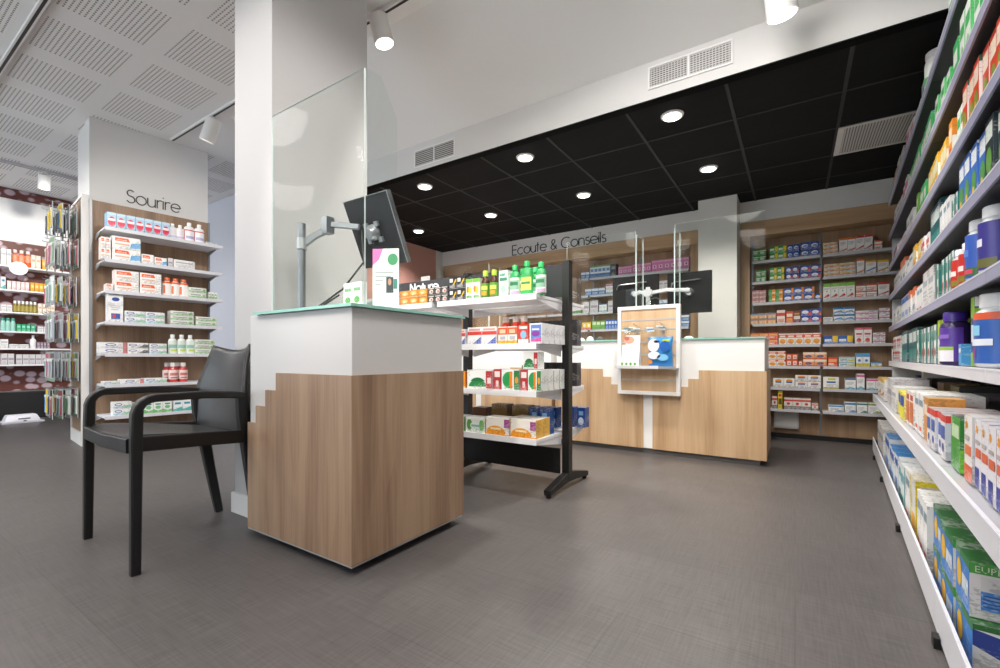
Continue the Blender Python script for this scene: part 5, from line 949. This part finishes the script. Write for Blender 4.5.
for zi, z in enumerate(HZ):
    for hi, w_ in enumerate(HW):
        for k, tt in enumerate((.235, .175, .115, .055)):
            me = BR[(zi * 2 + (hi + k) // 2 + hi * zi) % 7]
            o = tag(link('toothbrush_pack', me, None, SO.at(-.03 - tt, -w_, z - .006), SO.th - PI / 2 + random.uniform(-.15, .15)), None, 'toothbrush', 'toothbrush packs on the hooks')
            pend(o, ['outermost', 'second', 'third', 'innermost'][k] + ' toothbrush pack', 'post', f'on hook row {["one", "two", "three", "four", "five", "six"][zi]}', hi)
m, L_ = lettering('Sourire', .14, .0105, .005, P('37363a', .5)); ta, tb = SO.t(126.6, .0), SO.t(181.5, .0); k_ = (tb - ta) / L_; m.v = [(x * k_, y, z) for x, y, z in m.v]
pz_ = SO.at(ta, 0); tag(m.build('wall_lettering', None, SO.at(ta, .001, CAM_H + (HY - 202.0) / F_PX * depth(pz_[0], pz_[1])), SO.th), 'black thin lettering Sourire on the white pillar above the oral care shelves', 'lettering')
CARD = ['one', 'two', 'three', 'four', 'five', 'six', 'seven']
def oral(i, rows, w=.43): stock(SO, SR[i], w, f"on oral shelf {CARD[i]}", 'rack', rows, 'toothpaste_box', 'oral care box', 'oral care boxes on the pillar', 1, .003, .12)
oral(0, [(107, 170, 7, .16, 'denture', 'light blue box with red disc'), (206, 217, 2, .03, 'tealsmile', 'flat teal box')])
bottle_proto('rinseW', 'mouthwash_bottle', .17, .04, P('f3f2f3', .3), P('fafafa', .35), P('ece6ea', .4), 'flat', .42, .18, (.06, .6), [(.1, .3, .1, .9, 'c8c4e0')])
bottle_proto('rinseR', 'mouthwash_bottle', .215, .05, P('f3f2f3', .3), P('fafafa', .35), P('f6f4f4', .4), 'flat', .42, .17, (.06, .64), [(.86, .96, .02, .98, 'd04858'), (.0, .96, .02, .1, 'd04858'), (.15, .4, .2, .9, 'b8b4dc')])
bottles(SO, SR[0], .38, (172.5, 180), 'rinseW', 'small white mouthwash bottle', 'on oral shelf one', 'rack', 'bottle', 'white mouthwash bottles on the oral care unit')
bottles(SO, SR[0], .38, (189, 199), 'rinseR', 'white mouthwash bottle with red outline', 'on oral shelf one', 'rack', 'bottle', 'white mouthwash bottles on the oral care unit')
oral(1, [(101, 111, 2, .11, 'paste_orange_plain', 'white and orange carton end', 2), (112, 140.8, 1, .125, 'paste_orange', 'white, orange and blue toothpaste carton', 2), (141.5, 154, 1, .105, 'paste_orange_plain', 'white and orange carton'), (154.5, 167, 1, .09, 'paste_orange', 'white, orange and blue toothpaste carton'), (168, 173, 1, .1, 'plaingrey', 'grey carton'), (173.5, 195, 1, .095, 'plainwhite', 'white carton')])
oral(2, [(106, 113.5, 1, .07, 'paste_orange_plain', 'low white and orange carton'), (114.5, 139, 1, .11, 'paste_orange_plain', 'white and orange toothpaste carton', 2), (139.8, 161.6, 1, .11, 'paste_orange_plain', 'white and orange toothpaste carton', 2), (189, 206.5, 1, .06, 'paste_green', 'white and green carton', 2), (208.5, 217.5, 3, .085, 'paste_green', 'slim green and white carton')])
bottle_proto('rinseO', 'mouthwash_bottle', .2, .042, P('f2ede9', .3), P('e86a3a', .35), P('f4f1ee', .4), 'flat', .6, .16, (.06, .78), [(.86, 1, .0, 1, 'e8652c'), (.1, .7, .1, .3, 'e07a50')])
bottles(SO, SR[2], .38, (167, 175.5, 183.5), 'rinseO', 'white bottle with orange cap', 'on oral shelf three', 'rack', 'bottle', 'orange-capped bottles on the oral care unit')
oral(3, [(108, 123.5, 1, .29, 'bigpack', 'tall white electric toothbrush pack'), (124.5, 165, 2, .062, 'paste_blue', 'white and blue toothpaste carton', 2), (170.5, 194, 1, .052, 'paste_green', 'white and green carton', 3), (196, 217, 1, .054, 'paste_green', 'pale green and white carton', 2)])
oral(4, [(98.8, 127, 1, .058, 'paste_red', 'white and red toothpaste carton', 2), (127.5, 148.8, 1, .058, 'paste_black', 'white and black toothpaste carton', 2), (149.4, 167, 1, .056, 'paste_blue', 'white and blue toothpaste carton', 2), (195.5, 215, 1, .056, 'paste_green', 'pale green and white carton', 3)])
bottle_proto('rinseG', 'mouthwash_bottle', .215, .04, P('eef2ee', .25), P('f2f4f4', .35), P('e2ece4', .4), 'flat', .5, .18, (.06, .66), [(.4, .7, .1, .9, '9ac8b8'), (.12, .3, .3, .9, 'c8d86a')])
bottles(SO, SR[4], .38, (172.5, 181.5, 190), 'rinseG', 'white and green mouthwash bottle', 'on oral shelf five', 'rack', 'bottle', 'green-labelled bottles on the oral care unit')
oral(5, [(103, 119, 1, .035, 'paste_blue', 'thin white and blue carton'), (120, 143.5, 1, .05, 'paste_red', 'thin white and red carton'), (144, 167, 1, .055, 'paste_blue', 'thin white and blue carton')])
bottle_proto('rinseP', 'mouthwash_bottle', .215, .041, P('cf4a48', .2), P('f0efee', .35), P('f2dcd8', .4), 'round', .6, .2, (.15, .62), [(.4, .7, .15, .85, 'c87a74'), (.1, .25, .2, .8, 'b06a6a')])
bottles(SO, SR[5], .37, (173, 183), 'rinseP', 'red mouthwash bottle with white cap', 'on oral shelf six', 'rack', 'bottle', 'red bottles on the oral care unit')
bottles(SO, SR[5], .26, (167, 177.5), 'rinseP', 'red mouthwash bottle in the second row', 'on oral shelf six', 'rack', 'bottle', 'red bottles on the oral care unit')
oral(6, [(113, 132, 1, .07, 'paste_blue', 'white and blue carton', 2), (134, 172, 4, .12, 'greensmile', 'white box with green foot'), (173.5, 192, 2, .125, 'tealsmile', 'white box with teal foot')])

# ================================================================== BEAUTY WALL, far end
FLW = Fix((-9.9, 0), PI / 2)
FR = [2.27, 1.92, 1.594, 1.31, 1.06, .82]
t = thing('wall_shelving', 'far beauty wall with brown dotted backing and six white shelves', 'shelving', FLW.at(1.4, 0), FLW.th)
m = MB(); m.box(-1.6, -.03, .42, .93, -.001, 2.67, BOKEH()); m.build('printed_back', t)
m = MB(); m.box(-1.6, -.03, 3.31, 2.1, -.001, 3.465, BOKEH()); m.build('printed_frieze', t)
m = MB(); m.box(-1.6, -.026, 2.671, 2.1, -.001, 3.309, P('f4f4f4', .5)); m.build('white_band', t)
m = MB(); m.box(-1.6, -.2, 0, .93, -.001, .4, P('1c1b1d', .5)); m.build('base', t)
for z in FR: m = MB(); m.box(-1.55, -.3, z - .022, .92, -.031, z, P('f2f2f4', .4)); m.build('shelf', t)
m = MB(); m.lathe([(.1, 0), (.1, .008)], P('f6f4f2', .4), 24); m.v = [(x, -z - .302, y) for x, y, z in m.v]; m.build('shelf_disc', t, (FLW.t(18.5, .3) - 1.4, 0, 2.24))
GF = 'cosmetics on the beauty wall'
def beauty(i, rows): stock(FLW, FR[i], .27, f"on the {ORD[i + 1]} beauty shelf", 'rack', rows, 'cosmetic_box', 'cosmetic box', GF, -1, .006, .1)
beauty(0, [(1, 11.5, 2, .24, 'plainwhite', 'white cosmetic box'), (31, 41, 2, .2, 'cream', 'cream cosmetic box'), (42, 47, 1, .16, 'amber', 'beige cosmetic box'), (48, 60, 3, .17, 'cream', 'cream cosmetic box')])
bottle_proto('orangeb', 'lotion_bottle', .25, .034, P('ea6a38', .35), P('f6f0ec', .4), P('f2a07a', .4), 'round', .6, .18, (.3, .7))
bottles(FLW, FR[0], .22, (15, 21.5, 28), 'orangeb', 'orange lotion bottle with white cap', "on the first beauty shelf", 'rack', 'bottle', 'orange lotion bottles on the beauty wall', -1)
beauty(1, [(1, 6, 1, .18, 'tealsmile', 'pale blue cosmetic box'), (7, 29.5, 5, .13, 'blush', 'pale pink cosmetic box'), (30.2, 52, 5, .135, 'amber', 'amber yellow cosmetic box')])
beauty(2, [(1, 12.5, 2, .1, 'plainwhite', 'low white cosmetic box'), (38, 55, 4, .15, 'cream', 'cream cosmetic box')])
bottle_proto('olive', 'oil_bottle', .17, .0215, P('8a7a2f', .25), P('f4f2ee', .4), P('a8984a', .4), 'round', .7, .25, (.1, .55))
bottles(FLW, FR[2], .23, (15, 19, 23, 27, 31, 35), 'olive', 'olive oil bottle with white cap', "on the third beauty shelf", 'rack', 'bottle', 'olive bottles on the beauty wall', -1)
bottle_proto('tube', 'cream_tube', .19, .027, P('9fd0c4', .35), P('2f8a78', .4), None, 'round', .8, .2)
bottles(FLW, FR[3], .23, (3, 8, 13), 'tube', 'pale teal cream tube', "on the fourth beauty shelf", 'rack', 'bottle', 'teal tubes on the beauty wall', -1)
beauty(3, [(16.5, 35.5, 4, .11, 'emerald', 'emerald green cosmetic box'), (37.5, 50, 2, .085, 'plainwhite', 'low white cosmetic box')])
beauty(4, [(0, 8.5, 1, .13, 'plainwhite', 'white cosmetic box'), (9, 29, 2, .06, 'plainwhite', 'flat white cosmetic box'), (37, 50, 4, .1, 'mauve', 'mauve cosmetic box')])
bottle_proto('whiteb', 'lotion_bottle', .2, .035, P('f2f0f0', .35), P('e6e4e4', .4), None, 'round', .45, .2)
bottles(FLW, FR[4], .22, (33,), 'whiteb', 'slender white lotion bottle', "on the fifth beauty shelf", 'rack', 'bottle', 'white lotion bottle on the beauty wall', -1)
beauty(5, [(1, 14.5, 2, .16, 'plaingrey', 'white and grey cosmetic box'), (16, 48, 5, .15, 'plaingrey', 'white and grey cosmetic box')])
t = thing('weighing_scale', 'low white bathroom scale device on the floor before the beauty wall', 'scale', (-9.25, 1.62, 0), PI / 2)
m = MB(); m.box(-.2, -.14, 0, .22, .14, .02, P('d8d5dc', .5)); m.build('base', t)
m = MB(); m.hexa(((-.17, -.12, .02), (.19, -.12, .02), (.19, .12, .02), (-.17, .12, .02), (-.14, -.07, .11), (.15, -.09, .11), (.15, .09, .11), (-.14, .09, .11)), P('eceaf2', .4)); m.build('body', t, bevel=.01)
m = MB(); m.box(-.04, -.118, .055, .08, -.1, .065, P('3c3a40', .4)); m.box(.01, -.121, .02, .04, -.11, .035, P('2a2a2c', .5)); m.build('slot', t)
t = thing('black_cabinet', 'low black cabinet with open shelf beside the beauty wall', 'cabinet', (-9.62, 2.7, 0), PI / 2)
m = MB()
m.box(-.34, -.2, 0, .4, .2, .03, BLACK); m.box(-.34, -.2, .6, .4, .2, .64, BLACK); m.box(-.34, .17, .03, .4, .2, .6, BLACK)
for x in (-.34, .37): m.box(x, -.2, .03, x + .03, .17, .6, BLACK)
m.build('carcass', t); m = MB(); m.box(-.305, -.19, .3, .365, .165, .32, P('3a393c', .5)); m.build('shelf', t); m = MB(); m.box(-.3, -.18, .22, .36, -.02, .2999, P('5a565a', .5)); m.build('drawer', t)

# ================================================================== AISLE RACK (nearest the camera)
AZ = dict(A=2.420, B=2.097, C=1.80, D=1.512, E=1.215, F=.893, G=.573, H=.045)
NEAR, FAR = -.75, -5.72
t = thing('aisle_rack', 'tall rack of shelves full of food supplements along the aisle', 'shelving', RU.at(0, 0), RU.th)
m = MB(); m.box(FAR, -.025, .0, NEAR, -.001, 2.75, P('1f1f22', .6)); m.build('back_panel', t)
joints = [FAR, -4.5, -3.3, -2.1, NEAR]
for x in joints: m = MB(); m.box(x - .02, -.07, 0, x + .02, -.026, 2.75, P('2c2c30', .5)); m.build('post', t)
for key, z in AZ.items():
    dp = .425 if key in 'ABCDEF' else .544
    for a, b in zip(joints[:-1], joints[1:]):
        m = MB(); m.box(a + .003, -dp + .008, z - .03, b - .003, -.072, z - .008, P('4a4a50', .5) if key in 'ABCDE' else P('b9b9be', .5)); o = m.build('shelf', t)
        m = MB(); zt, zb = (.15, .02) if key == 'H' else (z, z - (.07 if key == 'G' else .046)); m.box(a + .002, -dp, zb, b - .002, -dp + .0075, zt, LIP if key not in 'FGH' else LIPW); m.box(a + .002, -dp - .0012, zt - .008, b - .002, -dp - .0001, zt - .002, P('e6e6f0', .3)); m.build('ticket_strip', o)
        if key != 'H':
            m = MB(); m.prism([(.072, z - .075), (.18, z - .046), (.18, z - .031), (.072, z - .031)], -.004, .004, P('2a2a2e', .5)); m.v = [(b - .03 + q, -p, r) for p, q, r in m.v]; m.build('bracket', o)
for x in (-5.3, -4.4, -3.2, -2.0, -1.3):
    m = MB(); m.box(x - .03, -.5, .0, x + .03, -.3, .0135, BLACK); m.box(x - .022, -.562, .0, x + .022, -.5455, .035, BLACK); m.build('foot', t)
m = MB(); m.box(FAR + .05, -.25, 0, NEAR, -.075, .013, P('3a393b', .6)); m.build('base_plate', t)
for key, z in (('A', 2.42), ('C', 1.8), ('E', 1.215)):
    m = MB(); m.box(FAR - .012, -.4, z - .6, FAR - .006, -.075, z - .26, P('d8dade', .4)); m.build('end_sign_plate', t)
SN = dict(A='top', B='second', C='third', D='fourth', E='fifth', F='sixth', G='seventh', H='lowest')
def aisle(k, rows, dep=.16): stock(RU, AZ[k], .40 if k in 'ABCDEF' else .515, f"on the {SN[k]} aisle shelf", 'wall', rows, 'supplement_box', 'supplement box', 'boxes on the aisle rack', 1, .007, dep, .012)
def jars(k, us, key, desc, w=.36): bottles(RU, AZ[k], w, us, key, desc, f"on the {SN[k]} aisle shelf", 'wall', 'bottle', 'bottles on the aisle rack')
aisle('A', [(890.6, 896, 2, .2, 'whiteblue', 'white and yellow box'), (896.5, 902, 2, .22, 'plainwhite', 'plain white box'), (904, 911, 3, .2, 'pinkA', 'pink and white box'), (912, 919, 3, .15, 'whitegreenA', 'white and green box'), (919.8, 925.2, 1, .2, 'tealsmile', 'pale teal box'), (945, 975, 5, .2, 'whitegreenA', 'white and green box')])
bottle_proto('tub', 'supplement_tub', .24, .06, P('f0f2f0', .3), P('f5f5f5', .35), P('eaf0ea', .4), 'jar', .95, .14, (.1, .7), [(.2, .5, .1, .9, '6aba7a')])
jars('A', (939,), 'tub', 'white supplement tub with green label', .353)
aisle('B', [(891, 901, 4, .17, 'plainwhite', 'plain white box'), (901.5, 907, 2, .2, 'pinkA', 'pink and white box'), (908, 931, 9, .19, 'greenA', 'green and white box'), (932, 948, 5, .18, 'whitegreenA', 'white and green box'), (953, 958, 1, .2, 'greenA', 'green and white box'), (959.5, 976, 3, .24, 'whitegreenA', 'white and green box')])
aisle('C', [(891, 897, 3, .13, 'pinkA', 'pink and white box'), (897.5, 904, 2, .12, 'redwhiteA', 'red and white box'), (905, 911.5, 2, .18, 'plainwhite', 'plain white box'), (916, 919.5, 2, .19, 'limegreen', 'lime green box'), (920, 925, 2, .18, 'greenA', 'green and white box'), (926, 944, 6, .19, 'yellowA', 'amber yellow box'), (945, 952, 2, .2, 'orangeA', 'orange box'), (953.5, 960.5, 2, .2, 'whitegreenA', 'white and green box'), (962, 992, 5, .225, 'redbook', 'red herbal box'), (993, 1010, 2, .22, 'redbook', 'red herbal box')])
aisle('D', [(891, 899, 3, .16, 'plainwhite', 'plain white box'), (900, 904.5, 2, .2, 'orangewhiteA', 'orange and white box'), (905, 912, 2, .15, 'whiteA', 'white printed box'), (912.5, 919, 2, .17, 'yellowA', 'amber yellow box'), (919.5, 927, 3, .14, 'redwhiteA', 'red and white box'), (928, 938, 1, .235, 'tealbox', 'dark teal box'), (939, 948, 3, .17, 'whiteA', 'white printed box'), (949, 957, 3, .13, 'tealwhite', 'teal and white box'), (958, 983, 4, .22, 'bluephoto', 'blue box with fruit picture'), (984, 1002, 2, .225, 'darkphoto', 'dark box with leaf picture'), (1003, 1020, 2, .22, 'bluephoto', 'blue box with fruit picture')])
aisle('E', [(890.5, 899, 4, .15, 'plainwhite', 'plain white box'), (900.5, 907.5, 2, .19, 'bluewhiteA', 'blue and white box'), (908.5, 915, 3, .19, 'orangewhiteA', 'orange and white box'), (915.5, 921, 2, .17, 'whiteA', 'white printed box'), (921.5, 932, 2, .22, 'plainwhite', 'tall plain white box'), (933.5, 953.3, 7, .19, 'tealwhite', 'teal and white box')])
bottle_proto('redv', 'vitamin_bottle', .175, .037, P('d8d6d6', .12), P('eceef2', .35), P('c8322c', .35), 'jar', .72, .16, (.06, .74), [(.42, .6, .12, .8, 'f2e0dc'), (.06, .26, .1, .9, '8a7a30')])
bottle_proto('bluev', 'vitamin_bottle', .235, .05, P('d3d6da', .12), P('eceef2', .35), P('3a5fb8', .35), 'jar', .8, .17, (.06, .76), [(.05, .24, .0, 1, '3f6a3a'), (.1, .2, .2, .8, 'd84a6a'), (.5, .66, .1, .7, '5f86d8')])
bottle_proto('purpv', 'vitamin_bottle', .235, .05, P('d3d6da', .12), P('eceef2', .35), P('3f3a8c', .35), 'jar', .8, .17, (.06, .76), [(.05, .24, .0, 1, '6a6a3a'), (.5, .66, .1, .7, 'e8e6f2')])
jars('E', (963.5, 971.5), 'redv', 'red-labelled vitamin bottle with white lid', .376); jars('E', (984,), 'bluev', 'blue-labelled vitamin bottle with white lid', .363); jars('E', (999,), 'purpv', 'purple-labelled vitamin bottle with white lid', .363)
aisle('F', [(881, 886, 2, .12, 'redwhiteA', 'red and white box'), (887, 899.5, 4, .11, 'redwhiteA', 'red and white box', 2), (900.3, 915.5, 4, .235, 'tealbox', 'dark teal box'), (916, 935, 6, .21, 'tealwhite', 'teal and white box'), (936, 942, 2, .225, 'limeA', 'lime and white box'), (969, 973, 1, .265, 'navygreen', 'navy box with green bands')])
tag(link('supplement_box', carton('skyblue', .05, .09, .05), None, RU.at(-2.66, .375, AZ['F'] + .001), RU.th), 'small sky blue box between the purple jar and the navy box', 'supplement box')
bottle_proto('purplejar', 'vitamin_bottle', .245, .054, P('3a2a5c', .15), P('4a2f96', .35), P('5a3a9c', .35), 'jar', .78, .17, (.06, .7), [(.0, .34, .0, 1, 'ece8f0'), (.34, .44, .0, 1, '9ac04a'), (.5, .62, .15, .6, 'e8e2f0'), (.68, .8, .3, .9, '8a6ac0')])
bottle_proto('bigblue', 'vitamin_bottle', .26, .072, P('dfe2e6', .12), P('f2f2f4', .35), P('2f5fb0', .35), 'jar', .82, .19, (.05, .74), [(.86, 1, 0, 1, 'e0603c'), (.1, .3, 0, .6, '8a3a9a'), (.55, .75, .1, .7, '8fd0f0'), (.35, .48, .1, .9, 'e6ecf6')])
jars('F', (955.5,), 'purplejar', 'purple vitamin jar with purple lid', .368); jars('F', (1003.5,), 'bigblue', 'large blue-labelled bottle with white lid', .341)
aisle('G', [(877.5, 884, 2, .17, 'whiteyellow', 'white box with orange mark'), (885.5, 890.5, 1, .2, 'plaingrey', 'white and grey box'), (891, 895.5, 1, .16, 'plainwhite', 'white box'), (896, 904.5, 2, .15, 'yellowbluebox', 'yellow and blue box'), (905.5, 912, 2, .18, 'orangeredbox', 'white box with orange print'), (913, 921, 2, .19, 'whiteA', 'tall white printed box'), (922, 926, 1, .185, 'tanbox', 'tan box', 1, .11), (926.8, 944, 4, .155, 'redbluebox', 'white box with red top band'), (948, 957, 1, .17, 'greenbox', 'green upright box'), (960.5, 968.5, 1, .19, 'orangetextbox', 'white box with orange lettering band'), (969, 984, 2, .19, 'purplebox', 'purple-sided box'), (985, 1003, 2, .19, 'purplebox', 'purple-sided box')], .19)
aisle('H', [(876.5, 883, 3, .280, 'plainwhite', 'plain white box'), (884, 888, 1, .275, 'bluelid', 'white box with blue lid'), (888.6, 896, 3, .250, 'bluelid', 'white box with blue lid'), (896.5, 903.5, 2, .260, 'tealfringe', 'white and teal box'), (904.2, 909, 1, .280, 'whiteA', 'white printed box'), (909.6, 914.5, 1, .290, 'yellowframe', 'box with yellow frame'), (915.5, 926, 3, .265, 'whiteA', 'white printed box'), (930, 953, 2, .155, 'sleepbox', 'blue and green sleep box', 2)], .22)
for l, (ua, ub, des, lab) in enumerate(((953.6, 970, 'sleepwave', 'lower green wave box at the near end of the lowest aisle shelf'), (953.6, 967, 'sleepend', 'upper box with green EUPHY band at the near end of the lowest aisle shelf'))):
    ta, tb = sorted((RU.t(ua, .515), RU.t(ub, .515))); tag(link('supplement_box', carton(des, tb - ta - .004, .154, .22), None, RU.at((ta + tb) / 2, .40, AZ['H'] + .0015 + .156 * l), RU.th), lab, 'supplement box')
# dark trays and boxes standing at the rear of the seventh shelf
for i, (p, wd, hh, cl, lab) in enumerate(((-5.2, .16, .2, '1f3f86', 'dark blue carton at the rear of the seventh rack shelf, farthest in'), (-4.85, .1, .24, 'e2e0de', 'white carton standing at the rear of the seventh rack shelf'), (-4.5, .2, .2, '4b4a4e', 'dark grey carton at the rear of the seventh rack shelf, beside the white one'),
        (-4.05, .22, .19, '7a6048', 'brown carton at the rear of the seventh rack shelf'), (-3.6, .24, .19, '3f3e42', 'charcoal carton at the rear of the seventh rack shelf, beside the brown one'), (-3.0, .3, .18, '55545a', 'long grey carton at the rear of the seventh rack shelf'), (-2.4, .3, .17, '3a393d', 'near charcoal carton at the rear of the seventh rack shelf'))):
    m = MB(); m.box(-wd / 2, -.08, 0, wd / 2, .08, hh, P(cl, .5)); m.box(-wd / 2 + .02, -.0806, hh * .3, wd / 2 - .02, -.0801, hh * .6, P('8f8d90', .5))
    tag(m.build('carton', None, RU.at(p, .2, AZ['G'] + .0015), RU.th), lab, 'carton')
settle_labels()

# ================================================================== CAMERA, LIGHT OUTSIDE, COLOUR
cam = bpy.data.cameras.new('camera'); co = bpy.data.objects.new('camera', cam); COL.objects.link(co)
co.location = (0, 0, CAM_H * S); co.rotation_euler = (PI / 2, 0, YAW); cam.sensor_width = 36; cam.lens = F_PX * 36 / 1000; cam.shift_y = (HY - 334) / 1000; cam.clip_start = .02
scn.camera = co
w = bpy.data.worlds.new('daylight'); scn.world = w; w.use_nodes = True; b = w.node_tree.nodes['Background']; b.inputs[0].default_value = (.82, .9, 1, 1); b.inputs[1].default_value = 3.0
light('AREA', (-6.4, -3.95, 1.7), 40, 6.5, col=(.86, .92, 1), aim=(-6.4, 0, 1.5), sy=2.4)
light('SPOT', (-3.3, 1.6, 3.1), 95, .06, aim=(-6.0, 2.15, 1.6), cone=1.2)      # bare beam towards the oral care shelves, no lamp body here
light('SPOT', (-2.0, 2.0, 3.35), 150, .05, aim=(-1.95, 2.6, .9), cone=1.1)      # towards the shelf stand
light('SPOT', (-7.2, 1.7, 3.3), 190, .06, aim=(-9.7, 1.8, 1.8), cone=1.2)
light('SPOT', (-1.55, -.6, 3.4), 190, .06, aim=(-1.9, 2.65, .85), cone=.62)      # added narrow beam without a fixture, brightening the shelf stand front
scn.view_settings.view_transform = 'Standard'; scn.view_settings.look = 'None'; scn.view_settings.exposure = -.12
scn.cycles.use_denoising = True; scn.cycles.max_bounces = 8; scn.cycles.transparent_max_bounces = 16; scn.cycles.sample_clamp_indirect = 4; scn.cycles.caustics_reflective = False; scn.cycles.caustics_refractive = False
